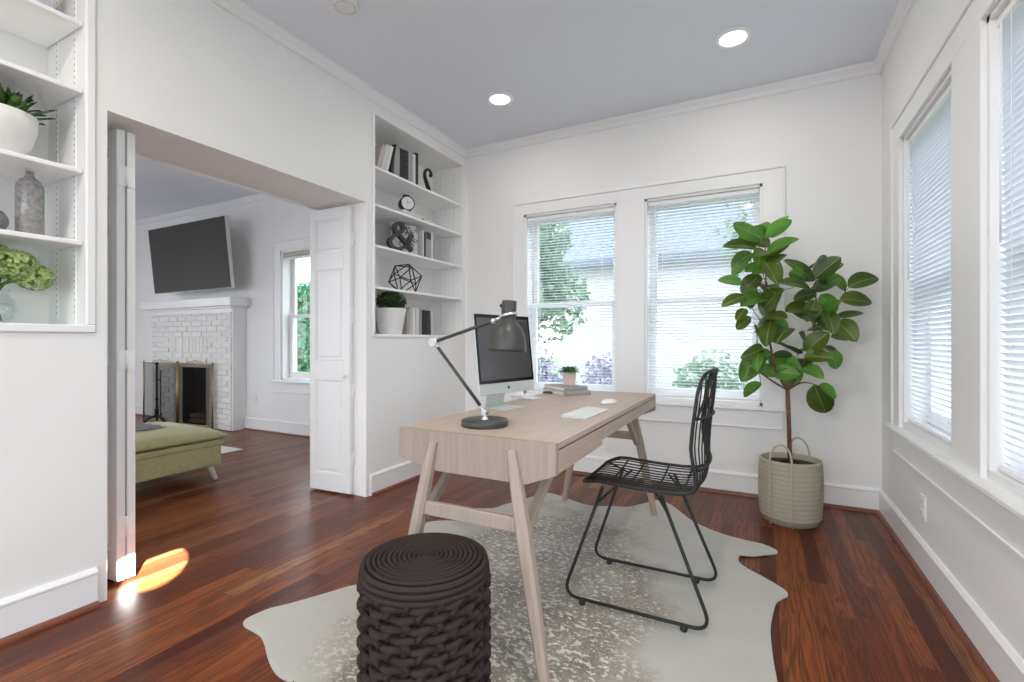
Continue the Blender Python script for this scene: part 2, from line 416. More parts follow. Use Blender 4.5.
    def build(s, name, mats, parent=None, origin=None, smooth=False, weld=False):
        me = bpy.data.meshes.new(name)
        if weld: bmesh.ops.remove_doubles(s.bm, verts=s.bm.verts, dist=1e-5)
        bmesh.ops.recalc_face_normals(s.bm, faces=s.bm.faces) if weld else None
        if origin is not None:
            for v in s.bm.verts: v.co -= Vector(origin)
        s.bm.to_mesh(me); s.bm.free()
        if smooth:
            for p in me.polygons: p.use_smooth = True
        for m in (mats if isinstance(mats, (list, tuple)) else [mats]): me.materials.append(m)
        o = bpy.data.objects.new(name, me); COL.objects.link(o)
        if origin is not None: o.location = origin
        if parent: o.parent = parent
        return o

def thing(name, label, cat, loc=(0, 0, 0), rz=0., group=None):
    o = bpy.data.objects.new(name, None); COL.objects.link(o); o.empty_display_size = .1
    o.location = loc; o.rotation_euler = (0, 0, rz); o['label'] = label; o['category'] = cat
    if group: o['group'] = group
    return o

def tag(o, label, cat, group=None):
    o['label'] = label; o['category'] = cat
    if group: o['group'] = group
    return o

def struct(o, label=None):
    o['kind'] = 'structure'
    if label: o['label'] = label
    return o

def arc(c, r, a0, a1, n, plane='XZ'):
    out = []
    for i in range(n+1):
        a = a0+(a1-a0)*i/n; u, v = r*math.cos(a), r*math.sin(a)
        out.append({'XZ': (c[0]+u, c[1], c[2]+v), 'YZ': (c[0], c[1]+u, c[2]+v), 'XY': (c[0]+u, c[1]+v, c[2])}[plane])
    return out

def fillet(pts, r, n=6):
    """round the inner corners of a polyline"""
    P = [Vector(p) for p in pts]; out = [P[0]]
    for i in range(1, len(P)-1):
        a, b, c = P[i-1], P[i], P[i+1]
        d1 = (a-b); d2 = (c-b); rr = min(r, d1.length*.49, d2.length*.49)
        p, q = b+d1.normalized()*rr, b+d2.normalized()*rr
        for k in range(n+1):
            t = k/n; out.append(p*(1-t)**2+b*2*t*(1-t)+q*t*t)
    out.append(P[-1]); return out

WORLD, LAMP, LRF, EXPO = 3.6, 9.5, .4, 0.47
# ------------------------------------------------------------------ room dimensions (metres)
XL, XL2, XR, YB, YF, ZC = -2.42, -2.85, .68, 3.75, -1.7, 2.83
LX = -8.9     # far side of the living room beyond the opening

def holed(mb, axis, a0, a1, u0, u1, z0, z1, holes):
    """slab between a0..a1 on axis, spanning u and z, minus rectangular holes (u0,u1,z0,z1)"""
    us = sorted({u0, u1, *[h[0] for h in holes], *[h[1] for h in holes]}); zs = sorted({z0, z1, *[h[2] for h in holes], *[h[3] for h in holes]})
    for i in range(len(us)-1):
        for j in range(len(zs)-1):
            cu, cz = (us[i]+us[i+1])/2, (zs[j]+zs[j+1])/2
            if any(h[0] < cu < h[1] and h[2] < cz < h[3] for h in holes): continue
            if axis == 'Y': mb.box((us[i], a0, zs[j]), (us[i+1], a1, zs[j+1]))
            else: mb.box((a0, us[i], zs[j]), (a1, us[i+1], zs[j+1]))

W1 = (-1.816, -.998, .63, 2.17); W2 = (-.79, .02, .63, 2.17)
WL = (-4.957, -4.12, .63, 2.13)
R1 = (2.445, 3.25, .63, 2.17); R2 = (1.37, 2.175, .63, 2.17); R0 = (-1.5, .95, .3, 2.45)  # last opening is unseen, added to throw daylight on the left wall
RF = (-2.3, .45, .2, 2.5); LF = (-7.6, -4.0, .25, 2.45); LS = (.2, 2.0, .6, 2.2)  # unseen openings added so daylight fills both rooms

mb = MB(); holed(mb, 'Y', YB, YB+.2, LX, XR+.2, 0, ZC, [W1, W2, WL]); struct(mb.build('wall_back', M['wall']))
mb = MB(); holed(mb, 'X', XR, XR+.2, YF, YB, 0, ZC, [R1, R2, R0]); struct(mb.build('wall_right', M['wall']))
mb = MB(); holed(mb, 'Y', YF-.2, YF, LX, XR+.2, 0, ZC, [RF, LF]); struct(mb.build('wall_front', M['wall']))
mb = MB(); holed(mb, 'X', LX-.2, LX, YF-.2, YB+.2, 0, ZC, [LS]); struct(mb.build('wall_far_left', M['wall']))
DO = (1.01, 2.495, 0, 2.042)
NR = (2.572, 3.70, 1.13, 2.68); NL = (-.15, .935, 1.145, 2.68)
mb = MB(); holed(mb, 'X', -2.75, XL, YF, YB, 0, ZC, [DO, NR, NL]); holed(mb, 'X', XL2, -2.75, YF, YB, 0, ZC, [DO])
struct(mb.build('wall_left', M['wall']))
mb = MB(); mb.box((LX-.2, YF-.2, -.1), (XR+.2, YB+.2, 0)); struct(mb.build('floor', M['floor']))
mb = MB(); mb.box((LX-.2, YF-.2, ZC), (XR+.2, YB+.2, ZC+.1)); struct(mb.build('ceiling', M['ceil']))

# ---- mouldings
def run_profile(mb, prof, p0, p1, inward):
    """sweep profile (d from wall, z) along the straight line p0-p1; inward is the unit vector into the room"""
    A = []; B = []
    for d, z in prof:
        A.append(mb.bm.verts.new((p0[0]+inward[0]*d, p0[1]+inward[1]*d, z))); B.append(mb.bm.verts.new((p1[0]+inward[0]*d, p1[1]+inward[1]*d, z)))
    n = len(prof); fs = []
    for i in range(n): fs.append(mb.face([A[i], A[(i+1) % n], B[(i+1) % n], B[i]]))
    fs += [mb.face(A), mb.face(B[::-1])]
    bmesh.ops.recalc_face_normals(mb.bm, faces=[f for f in fs if f])

BASE = [(0, 0), (.016, 0), (.016, .128), (.019, .132), (.019, .139), (.008, .152), (0, .152)]
SHOE = [(.016, 0), (.036, 0), (.034, .010), (.028, .017), (.016, .02)]
CROWN = [(0, 2.765), (.012, 2.765), (.018, 2.772), (.022, 2.79), (.040, 2.808), (.046, 2.815), (.046, 2.83), (0, 2.83)]
runs = {
    'back': [((XL, YB), (XR, YB), (0, -1))], 'right': [((XR, YF), (XR, YB), (-1, 0))],
    'left': [((XL, YF), (XL, .972), (1, 0)), ((XL, 2.53), (XL, YB), (1, 0))], 'front': [((XL, YF), (XR, YF), (0, 1))],
    'far_back': [((-5.60, YB), (XL2, YB), (0, -1)), ((LX, YB), (-7.42, YB), (0, -1))],
    'far_left': [((LX, YF), (LX, YB), (1, 0))], 'opening': [((XL2, YF), (XL2, .98), (-1, 0)), ((XL2, 2.53), (XL2, YB), (-1, 0))]}
for side, rr in runs.items():
    mb = MB(); mb.mi = 0
    for p0, p1, n in rr: run_profile(mb, BASE, p0, p1, n)
    mb.mi = 1
    for p0, p1, n in rr: run_profile(mb, SHOE, p0, p1, n)
    struct(mb.build('baseboard_'+side, [M['trim'], M['shoe']]))
crowns = [((XL, YF), (XL, YB), (1, 0)), ((XL, YB), (XR, YB), (0, -1)), ((XR, YF), (XR, YB), (-1, 0)), ((XL, YF), (XR, YF), (0, 1)),
          ((LX, YB), (XL2, YB), (0, -1)), ((LX, YF), (LX, YB), (1, 0)), ((XL2, YF), (XL2, YB), (-1, 0))]
mb = MB()
for p0, p1, n in crowns: run_profile(mb, CROWN, p0, p1, n)
struct(mb.build('trim_1', M['trim']))
# head trim on the far edge of the wide opening
mb = MB(); mb.box((XL2-.022, .95, 2.03), (XL2+.004, 2.555, 2.06), .004); mb.box((XL2-.018, .93, 2.06), (XL2, 2.575, 2.13), .004)
for yy in ((.93, 1.0), (2.505, 2.575)): mb.box((XL2-.018, yy[0], 0), (XL2, yy[1], 2.06), .003)
struct(mb.build('trim_2', M['trim']))
# ---- windows: jamb, sashes and panes
def window(n, axis, a_in, out, hole, glass_d=.10, zmid=1.39, sx=.05):
    """axis: wall normal axis; a_in inner wall face, out = +1/-1 toward the outside"""
    u0, u1, z0, z1 = hole
    root = bpy.data.objects.new('window_%d' % n, None); COL.objects.link(root); struct(root)
    root.location = (((u0+u1)/2, a_in, z0) if axis == 'Y' else (a_in, (u0+u1)/2, z0)); o = Vector(root.location)
    def B(mb, ua, ub, da, db, za, zb, bev=.003):
        lo, hi = sorted((a_in+out*da, a_in+out*db))
        if axis == 'Y': mb.box((ua, lo, za), (ub, hi, zb), bev)
        else: mb.box((lo, ua, za), (hi, ub, zb), bev)
    def part(mb, name, mat):
        ob = mb.build(name, mat, root, origin=o); ob.location = (0, 0, 0); return ob
    mb = MB()
    B(mb, u0-.001, u0+.022, 0, .2, z0, z1, 0); B(mb, u1-.022, u1+.001, 0, .2, z0, z1, 0); B(mb, u0, u1, 0, .2, z1-.022, z1+.001, 0); B(mb, u0, u1, .0, .24, z0-.001, z0+.02, 0)
    part(mb, 'jamb', M['trim'])
    a, b = u0+.022, u1-.022
    for nm, d0, za, zb, rail in (('upper_sash', glass_d+.035, zmid-.02, z1-.022, .045), ('lower_sash', glass_d, z0+.02, zmid+.02, .07)):
        mb = MB()
        B(mb, a, a+sx, d0, d0+.033, za, zb); B(mb, b-sx, b, d0, d0+.033, za, zb)
        B(mb, a+sx, b-sx, d0, d0+.033, za, za+(rail if nm == 'lower_sash' else .04)); B(mb, a+sx, b-sx, d0, d0+.033, zb-(.04 if nm == 'lower_sash' else rail), zb)
        s = part(mb, nm, M['trim'])
        mb = MB(); B(mb, a+sx-.005, b-sx+.005, d0+.014, d0+.018, za+.03, zb-.03, 0); p = mb.build('pane', M['glass'], s, origin=o); p.location = (0, 0, 0)
    mb = MB(); B(mb, (a+b)/2-.03, (a+b)/2+.03, glass_d-.012, glass_d+.01, zmid+.02, zmid+.03, .003); part(mb, 'sash_lock', M['trim'])
    return root
window(1, 'Y', YB, 1, W1); window(2, 'Y', YB, 1, W2)
window(3, 'X', XR, 1, R1); window(4, 'X', XR, 1, R2)
window(5, 'Y', YB, 1, WL, .09, 1.37)
window(6, 'Y', YF, -1, RF, .1, 1.6); window(7, 'Y', YF, -1, LF, .1, 1.6); window(9, 'X', XR, 1, R0, .1, 1.6); window(8, 'X', LX, -1, LS, .1, 1.5)  # unseen windows, added only to let fill light in

def casing(n, axis, a, inn, holes, zt, zb, u_out0, u_out1, head, apron):
    """flat casing round a group of windows; inn = direction into the room"""
    def B(mb, ua, ub, d0, d1, za, zz, bev=.002):
        lo, hi = sorted((a+inn*d0, a+inn*d1))
        if axis == 'Y': mb.box((ua, lo, za), (ub, hi, zz), bev)
        else: mb.box((lo, ua, za), (hi, ub, zz), bev)
    mb = MB(); hs = sorted(holes)
    B(mb, u_out0, hs[0][0]+.004, 0, .018, zb, zt); B(mb, hs[-1][1]-.004, u_out1, 0, .018, zb, zt)
    for h0, h1 in zip(hs, hs[1:]): B(mb, h0[1]-.004, h1[0]+.004, 0, .018, zb, zt)
    B(mb, u_out0, u_out1, 0, .019, hs[0][3]-.004, zt)
    # backband
    B(mb, u_out0-.014, u_out1+.014, 0, .03, zt-.001, zt+.016, .004)
    B(mb, u_out0-.014, u_out0+.001, 0, .028, zb, zt+.002, .004); B(mb, u_out1-.001, u_out1+.014, 0, .028, zb, zt+.002, .004)
    # stool and apron
    B(mb, u_out0-.03, u_out1+.03, -.09, .05, zb-.024, zb+.001, .006)
    B(mb, u_out0-.005, u_out1+.005, 0, .016, apron, zb-.022)
    B(mb, u_out0-.005, u_out1+.005, 0, .022, apron-.001, apron+.01, .003)
    struct(mb.build('trim_%d' % n, M['trim']))
casing(3, 'Y', YB, -1, [W1, W2], 2.255, .625, -1.90, .138, .1, .477)
casing(4, 'X', XR, -1, [R1, R2], 2.27, .615, 1.27, 3.37, .1, .462)
casing(5, 'Y', YB, -1, [WL], 2.23, .625, -5.06, -4.02, .1, .485)

# ---- venetian blinds
def blind(label, width, z0, z1, loc, rz, tilt, wand=True, pitch=.0235):
    t = thing('venetian_blind', label, 'window blind', loc, rz, None)
    w = width/2; h = z1-z0
    mb = MB(); mb.box((-w, -.014, h-.032), (w, .016, h), .003); mb.build('headrail', M['trim'], t)
    mb = MB(); mb.box((-w, -.013, 0), (w, .013, .016), .004); mb.build('bottom_rail', M['trim'], t)
    mb = MB(); n = int((h-.05)/pitch); ca, sa = math.cos(tilt), math.sin(tilt)
    for k in range(n):
        z = .03+k*pitch
        rows = []
        for s in (-1, -.35, .35, 1):
            y = s*.0125; zz = (1-s*s)*.0018
            rows.append((y*ca+zz*sa, z-y*sa+zz*ca))
        vs = [(mb.bm.verts.new((-w+.003, y, z2)), mb.bm.verts.new((w-.003, y, z2))) for y, z2 in rows]
        for a, b in zip(vs, vs[1:]):
            f = mb.face([a[0], a[1], b[1], b[0]]); f.smooth = True
    mb.build('slats', M['slat'], t)
    mb = MB()
    for x in ([-w*.72, w*.72] if width < 1 else [-w*.8, 0, w*.8]):
        for y in (-.0135, .0135): mb.box((x-.0012, y-.0006, .01), (x+.0012, y+.0006, h-.03))
    mb.build('ladder_cord', M['cord'], t)
    if wand:
        mb = MB(); mb.tube([(-w+.06, -.022, h-.03), (-w+.062, -.024, h-.75)], .0035, 6); mb.build('tilt_wand', M['glass'] if False else M['cord'], t)
    return t
g = 'venetian blinds over the room windows'
blind('white venetian blind on the left back window, directly behind the monitor and small potted plant', W1[1]-W1[0]-.05, .652, 2.146, ((W1[0]+W1[1])/2, YB+.03, .652), 0, math.radians(7))
blind('white venetian blind on the right back window, partly covered by the tall rubber plant', W2[1]-W2[0]-.05, .66, 2.146, ((W2[0]+W2[1])/2, YB+.03, .66), 0, math.radians(14))
blind('white venetian blind on the right wall window nearer the room corner', R1[1]-R1[0]-.05, .652, 2.146, (XR+.03, (R1[0]+R1[1])/2, .652), -PI/2, math.radians(40))
blind('white venetian blind on the right wall at the picture edge, nearest the viewer', R2[1]-R2[0]-.05, .652, 2.146, (XR+.03, (R2[0]+R2[1])/2, .652), -PI/2, math.radians(40))
# raised roller shade at the top of the living room window
t = thing('roller_shade', 'beige shade rolled up at the top of the living room window', 'window shade', ((WL[0]+WL[1])/2, YB+.03, 2.06))
hw = (WL[1]-WL[0])/2-.03
mb = MB(); mb.box((-hw, -.02, .0), (hw, .02, .03), .006); mb.build('shade_roll', M['bk_blush'], t)
mb = MB(); mb.box((-hw, -.018, -.035), (hw, .012, -.008), .004); mb.build('bottom_rail', M['trim'], t)

# ---- bifold doors
def door_leaf(mb, w, h, t):
    """panelled leaf in local coords: x 0..-w, y 0..t, z 0..h"""
    st = .055; rails = [(0, .12), (.79, .925), (1.575, 1.69), (1.93, h)]
    mb.box((-w, 0, 0), (-w+st, t, h), .002); mb.box((-st, 0, 0), (0, t, h), .002)
    for a, b in rails: mb.box((-w+st, 0, a), (-st, t, b), .001)
    for (a, b), (c, d) in zip(rails, rails[1:]):
        mb.box((-w+st, .010, b), (-st, t-.010, c))
        # raised field and sticking
        mb.box((-w+st+.028, .004, b+.028), (-st-.028, t-.004, c-.028), .005)
        for q in ((-w+st, -w+st+.010, b, c), (-st-.010, -st, b, c)): mb.box((q[0], .003, q[2]), (q[1], t-.003, q[3]), .003)
        mb.box((-w+st, .003, b), (-st, t-.003, b+.010), .003); mb.box((-w+st, .003, c-.010), (-st, t-.003, c), .003)
def bifold(n, x, y, ang, ang2, knobs):
    root = bpy.data.objects.new('door_%d' % n, None); COL.objects.link(root); struct(root); root.location = (x, y, .015); root.rotation_euler = (0, 0, ang)
    for k, a in ((0, 0), (1, ang2)):
        mb = MB(); door_leaf(mb, .375, 2.005, .033); l = mb.build('door_leaf', M['door'], root); l.location = (0, k*.040, 0); l.rotation_euler = (0, 0, a)
    for z in (.24, .72, 1.24, 1.78) if n == 2 else (.24, .98, 1.80):
        mb = MB(); mb.box((.0, .004, z-.045), (.004, .069, z+.045), .001); mb.tube([(.004, .0365, z-.045), (.004, .0365, z+.045)], .006, 8); mb.build('hinge', M['trim'], root)
    for kx, ky, kz, sg in knobs:
        mb = MB(); mb.tube([(kx, ky, kz), (kx, ky+sg*.012, kz)], .006, 8); mb.ball((kx, ky+sg*.024, kz), .015, 12); mb.build('knob', M['whitepot'], root)
    return root
bifold(1, -2.522, 1.087, math.radians(1.5), 0, [(-.1, .073, .83, 1)])
bifold(2, -2.532, 2.452, math.radians(3), 0, [(-.03, 0, .82, -1)])

# ---- built-in bookcases
def bookcase(label, y0, y1, zb, trim_all, zs):
    t = thing('built_in_bookcase', label, 'bookcase', (-2.58, (y0+y1)/2, zb))
    def P(mb, n, m): o = mb.build(n, m, t, origin=t.location); o.location = (0, 0, 0); return o
    for z in zs:
        mb = MB(); mb.box((-2.748, y0+.004, z-.019), (XL-.008, y1-.004, z), .003); P(mb, 'shelf', M['trim'])
    for ys, sg in ((y0, 1), (y1, -1)):
        for x in (-2.50, -2.66):
            mb = MB(); ya, yb = sorted((ys, ys+sg*.003)); mb.box((x-.008, ya, zb+.005), (x+.008, yb, NR[3]-.005))
            mb.mi = 1
            z = zb+.05
            while z < NR[3]-.03:
                mb.box((x-.003, min(ys+sg*.0025, ys+sg*.0038), z), (x+.003, max(ys+sg*.0025, ys+sg*.0038), z+.007)); z += .0254
            P(mb, 'shelf_standard', [M['trim'], M['bk_grey']])
    mb = MB(); w = .032
    if trim_all:
        mb.box((XL, y0-w, zb-w), (XL+.012, y1+w, zb), .004); mb.box((XL, y1, zb), (XL+.012, y1+w, NR[3]), .004)
        mb.box((XL, y0-w, zb), (XL+.012, y0, NR[3]), .004); mb.box((XL, y0-w, NR[3]), (XL+.012, y1+w, NR[3]+w), .004)
    else:
        mb.box((XL, y0-.022, zb-.012), (XL+.012, y0, NR[3]+.012), .003); mb.box((XL, y0-.022, zb-.022), (XL+.012, YB-.002, zb), .003)
        mb.box((XL, y0, NR[3]), (XL+.010, YB-.002, NR[3]+.02), .003)
    P(mb, 'face_trim', M['trim'])
    return t
bookcase('white built-in bookcase recessed beside the back windows, holding books and black ornaments', NR[0], NR[1], NR[2], False, (1.472, 1.768, 2.062, 2.328))
bookcase('white built-in bookcase at the left picture edge, holding plants and grey vases', NL[0], NL[1], NL[2], True, (1.484, 1.774, 2.097, 2.367))

# ---- recessed lights
def downlight(t):
    mb = MB(); mb.lathe([(.098, 0), (.096, -.006), (.086, -.009), (.072, -.006), (.070, 0)], seg=40); mb.build('trim_ring', M['trim'], t)
    mb = MB(); mb.lathe([(0, -.004), (.071, -.004)], seg=40); mb.build('lens', M['lamp_on'], t)
for x, y, lb in ((-.138, 3.054, 'recessed ceiling light, the right one, closest to the right wall'), (-1.671, 3.052, 'recessed ceiling light, the left one, above the desk and bookcase end')):
    downlight(thing('recessed_light', lb, 'ceiling light', (x, y, ZC)))
for n, (x, y) in enumerate(((-.138, .9), (-1.671, .1), (-4.6, 1.2), (-7.0, 1.2))):
    e = bpy.data.objects.new('trim_%d' % (6+n), None); COL.objects.link(e); e.location = (x, y, ZC); struct(e); downlight(e)  # unseen ceiling downlights added for fill light, not trim
t = thing('smoke_detector', 'white round smoke detector on the ceiling above the wide opening', 'smoke detector', (-1.90, 1.81, ZC))
mb = MB(); mb.lathe([(.066, 0), (.066, -.014), (.058, -.030), (.040, -.036), (0, -.037)], seg=36); mb.build('housing', M['whiteplastic'], t)
mb = MB()
for k in range(18):
    a = 2*PI*k/18; mb.box((.050*math.cos(a)-.004, .050*math.sin(a)-.003, -.036), (.050*math.cos(a)+.004, .050*math.sin(a)+.003, -.028))
mb.build('vent_slots', M['tvframe'], t)

# ---- outlets
def outlet(label, loc, rz):
    t = thing('wall_outlet', label, 'electrical outlet', loc, rz)
    mb = MB(); mb.box((-.036, -.007, -.058), (.036, 0, .058), .003); mb.build('cover_plate', M['plate'], t)
    for z in (-.025, .025):
        mb = MB(); mb.box((-.016, -.009, z-.014), (.016, -.006, z+.014), .002)
        mb.mi = 1
        for x in (-.006, .006): mb.box((x-.001, -.0095, z-.002), (x+.001, -.0085, z+.007))
        mb.build('socket', [M['plate'], M['bk_dark']], t)
outlet('white electrical outlet low on the right wall below the window apron', (XR, 2.87, .305), -PI/2)
outlet('white electrical outlet on the living room wall between the fireplace and window', (-5.43, YB, .375), 0)

# ------------------------------------------------------------------ living room
FY = 3.58
t = thing('fireplace', 'white painted brick fireplace with mantel shelf in the living room beyond', 'fireplace', (-6.5, FY, 0))
def P(mb, n, m, smooth=False): o = mb.build(n, m, t, origin=t.location, smooth=smooth); o.location = (0, 0, 0); return o
fx0, fx1 = -7.37, -5.62
OX0, OX1, OZ = -6.80, -6.06, .745
mb = MB(); mb.box((fx0, FY+.012, 0), (OX0, YB, 1.49)); mb.box((OX1, FY+.012, 0), (fx1, YB, 1.49)); mb.box((OX0, FY+.012, OZ), (OX1, YB, 1.49))
P(mb, 'chimney_breast', M['trim'])
rnd = random.Random(5)
mb = MB(); ch = .0665; k = 0; z = .0
def brick(xa, xb, za, zb):
    if xb-xa < .03 or zb-za < .02: return
    j = rnd.uniform(0, .006)
    mb.box((xa+.004, FY-.008-j, za+.004), (xb-.004, FY+.014, zb-.004), .0045)
while z < 1.43:
    zt = min(z+ch, 1.43); x = fx0-(k % 2)*.105
    while x < fx1-.01:
        xa, xb = max(x, fx0), min(x+.21, fx1)
        segs = [(xa, xb)]
        cuts = []
        if z < OZ-.01: cuts.append((OX0, OX1))
        if .90 < z+.01 and zt < 1.16: cuts.append((-6.86, -6.10))
        for c0, c1 in cuts:
            ns = []
            for a, b in segs:
                if b <= c0 or a >= c1: ns.append((a, b)); continue
                if a < c0: ns.append((a, c0))
                if b > c1: ns.append((c1, b))
            segs = ns
        for a, b in segs: brick(a, b, z, zt)
        x += .21
    z += ch; k += 1
zs0 = math.floor(.90/ch+.999)*ch; zs1 = zs0
while zs1+ch < 1.16: zs1 += ch
x = -6.86
while x < -6.11: brick(x, x+.076, zs0, zs1); x += .076
P(mb, 'brick_face', M['brick'])
mb = MB(); mb.box((fx0, FY-.002, 1.43), (fx1, FY+.013, 1.49), .002); mb.box((fx1-.001, FY+.0, 0), (fx1+.018, YB, 1.49), .003); mb.box((fx0-.018, FY+.0, 0), (fx0+.001, YB, 1.49), .003)
P(mb, 'side_board', M['trim'])
mb = MB(); mb.box((fx0-.12, FY-.085, 1.50), (fx1+.10, YB, 1.60), .006); mb.box((fx0-.05, FY-.04, 1.475), (fx1+.05, YB, 1.50), .006); P(mb, 'mantel_shelf', M['trim'])
# firebox recess goes out through the wall thickness
mb = MB()
mb.box((OX0, YB-.006, 0), (OX1, YB-.002, OZ)); mb.box((OX0+.12, FY+.03, .0), (OX1-.09, YB-.006, .012))
mb.box((OX0+.10, FY+.015, 0), (OX0+.131, YB-.003, OZ)); mb.box((OX1-.101, FY+.015, 0), (OX1-.07, YB-.003, OZ)); mb.box((OX0+.10, FY+.02, OZ-.03), (OX1-.07, YB-.003, OZ))
P(mb, 'firebox', M['soot'])
mb = MB(); mb.box((OX0, FY+.014, 0), (OX0+.13, FY+.04, OZ), .002); P(mb, 'firebox_cheek', M['cream'])
mb = MB(); mb.box((OX1-.10, FY+.014, 0), (OX1, FY+.04, OZ), .002); P(mb, 'firebox_cheek', M['cream'])
mb = MB(); mb.box((OX0+.13, FY+.03, OZ-.02), (OX1-.1, FY+.04, OZ)); P(mb, 'lintel', M['soot'])
for a, b, zc in ((-6.62, -6.22, .044), (-6.60, -6.26, .11)):
    mb = MB(); mb.tube([(a, FY+.09, zc), ((a+b)/2, FY+.085, zc+.01), (b, FY+.09, zc)], .032, 10); P(mb, 'log', M['bark'])

# folding brass screen
t = thing('fireplace_screen', 'folding brass fireplace screen with black mesh in front of the firebox', 'fireplace screen', (-6.6, 3.5, 0))
def P(mb, n, m, smooth=False, par=None): o = mb.build(n, m, par or t, origin=t.location, smooth=smooth); o.location = (0, 0, 0); return o
for (xa, ya), (xb, yb), mm in (((-7.28, 3.44), (-6.62, 3.50), 'iron'), ((-6.585, 3.50), (-5.90, 3.52), 'brass')):
    fr = MB(); zt = .79
    for x, y in ((xa, ya), (xb, yb)): fr.tube([(x, y, 0), (x, y, zt+.03)], .010, 8)
    fr.tube([(xa, ya, zt), (xb, yb, zt)], .009, 8); fr.tube([(xa, ya, .035), (xb, yb, .035)], .009, 8)
    c = Vector(((xa+xb)/2, (ya+yb)/2, 0)); d = (Vector((xb, yb, 0))-Vector((xa, ya, 0))).normalized()
    pts = []
    for i in range(25):
        u = -1+2*i/24; pts.append(c+d*(u*.17)+Vector((0, 0, zt+.012+.03*math.cos(u*PI*.5)+.008*math.cos(u*PI*3))))
    fr.tube(pts, .005, 6)
    fo = P(fr, 'panel_frame', M['brass'])
    m2 = MB(); v = [m2.bm.verts.new(p) for p in ((xa, ya+.004, .035), (xb, yb+.004, .035), (xb, yb+.004, zt), (xa, ya+.004, zt))]; m2.face(v)
    P(m2, 'mesh_panel', M['screen'])
# fireplace tools
t = thing('fireplace_tool_stand', 'black wrought iron fireplace tool stand with curled feet beside the screen', 'fireplace tools', (-6.62, 3.27, 0))
mb = MB(); mb.tube([(0, 0, .10), (0, 0, .78)], .012, 8); mb.ball((0, 0, .80), .02, 10); mb.ball((0, 0, .36), .02, 10); mb.build('post', M['iron'], t)
for a in (.3, 2.2, 4.2):
    mb = MB(); mb.tube([(.17*math.cos(a), .17*math.sin(a), .012), (.15*math.cos(a), .15*math.sin(a), .05), (.09*math.cos(a), .09*math.sin(a), .125), (0, 0, .16)], .013, 8); mb.build('foot', M['iron'], t)
for dx, nm in ((.045, 'poker'), (-.045, 'shovel')):
    mb = MB(); mb.tube([(dx, .02, .15), (dx, .02, .66), (dx*1.2, .02, .72)], .007, 6)
    if nm == 'shovel': mb.box((dx-.04, .012, .12), (dx+.04, .026, .24), .004)
    else: mb.tube([(dx, .02, .15), (dx+.03, .02, .19)], .006, 6)
    mb.build(nm, M['iron'], t)
mb = MB(); mb.tube([(-.05, .02, .60), (.05, .02, .60)], .007, 6); mb.build('hook_bar', M['iron'], t)

# television
t = thing('wall_television', 'large black flat television tilted forward above the mantel', 'television', (-6.295, 3.45, 2.115)); t.rotation_euler = (math.radians(5.5), 0, 0)
mb = MB(); mb.box((-.815, 0, -.415), (.815, .045, .415), .004); mb.build('casing', M['tvframe'], t)
mb = MB(); mb.box((-.811, -.004, -.409), (.807, .001, .412), .001); mb.build('screen', M['tvglass'], t)
mb = MB(); mb.box((-.05, -.006, -.419), (.05, .0, -.409), .001); mb.build('badge', M['tvframe'], t)
mb = MB(); mb.box((-.2, .045, -.15), (.2, .075, .15), .004); mb.box((-.04, .07, -.04), (.04, .27, .04), .004); mb.build('wall_bracket', M['iron'], t)

# rug corner and ottoman
mb = MB(); mb.box((-7.0, 1.0, 0.0), (-4.55, 3.01, .012), .003)
tag(mb.build('area_rug', M['bk_light']), 'off-white area rug corner on the living room floor behind the green ottoman', 'rug')
t = thing('ottoman', 'chartreuse upholstered ottoman with a pillow top on pale splayed legs', 'ottoman', (-4.16, 1.83, 0))
ox, oy = .41, .48
mb = MB(); mb.box((-ox, -oy, .115), (ox, oy, .285), .012, seg=2); mb.build('base', M['green'], t, smooth=False)
mb = MB(); mb.box((-ox-.012, -oy-.012, .268), (ox+.012, oy+.012, .315), .012, seg=2); mb.build('lid', M['green'], t)
mb = MB(); N = 24; g = {}
for side in (1, -1):
    for i in range(N+1):
        for j in range(N+1):
            u, v = -1+2*i/N, -1+2*j/N
            e = (1-abs(u)**3.2)*(1-abs(v)**3.2)
            if side == -1 and (i in (0, N) or j in (0, N)): g[(side, i, j)] = g[(1, i, j)]; continue
            pinch = 1-.03*(1-abs(u*v))
            z = .335+(.098*e**.45 if side == 1 else -.022*e**.5)+.006*noise.noise(Vector((u*3, v*3, side)))*e
            g[(side, i, j)] = mb.bm.verts.new(((ox+.035)*u*pinch, (oy+.05)*v*pinch, z))
for side in (1, -1):
    for i in range(N):
        for j in range(N):
            f = mb.face([g[(side, i, j)], g[(side, i+1, j)], g[(side, i+1, j+1)], g[(side, i, j+1)]])
            if f: f.smooth = True
cu = mb.build('cushion', M['green'], t, weld=True)
mb = MB(); pe = []
for k in range(4*N):
    i, j = (k, 0) if k < N else (N, k-N) if k < 2*N else (3*N-k, N) if k < 3*N else (0, 4*N-k)
    u, v = -1+2*i/N, -1+2*j/N; pinch = 1-.03*(1-abs(u*v)); pe.append(((ox+.035)*u*pinch, (oy+.05)*v*pinch, .335))
mb.tube(pe, .005, 6, closed=True); mb.build('piping', M['green2'], cu)
for sx in (-1, 1):
    for sy in (-1, 1):
        mb = MB(); mb.taper((sx*(ox-.06), sy*(oy-.07), .12), (sx*(ox-.03), sy*(oy-.03), 0), .05, .028, bev=1); mb.build('leg', M['pale_wood'], t)
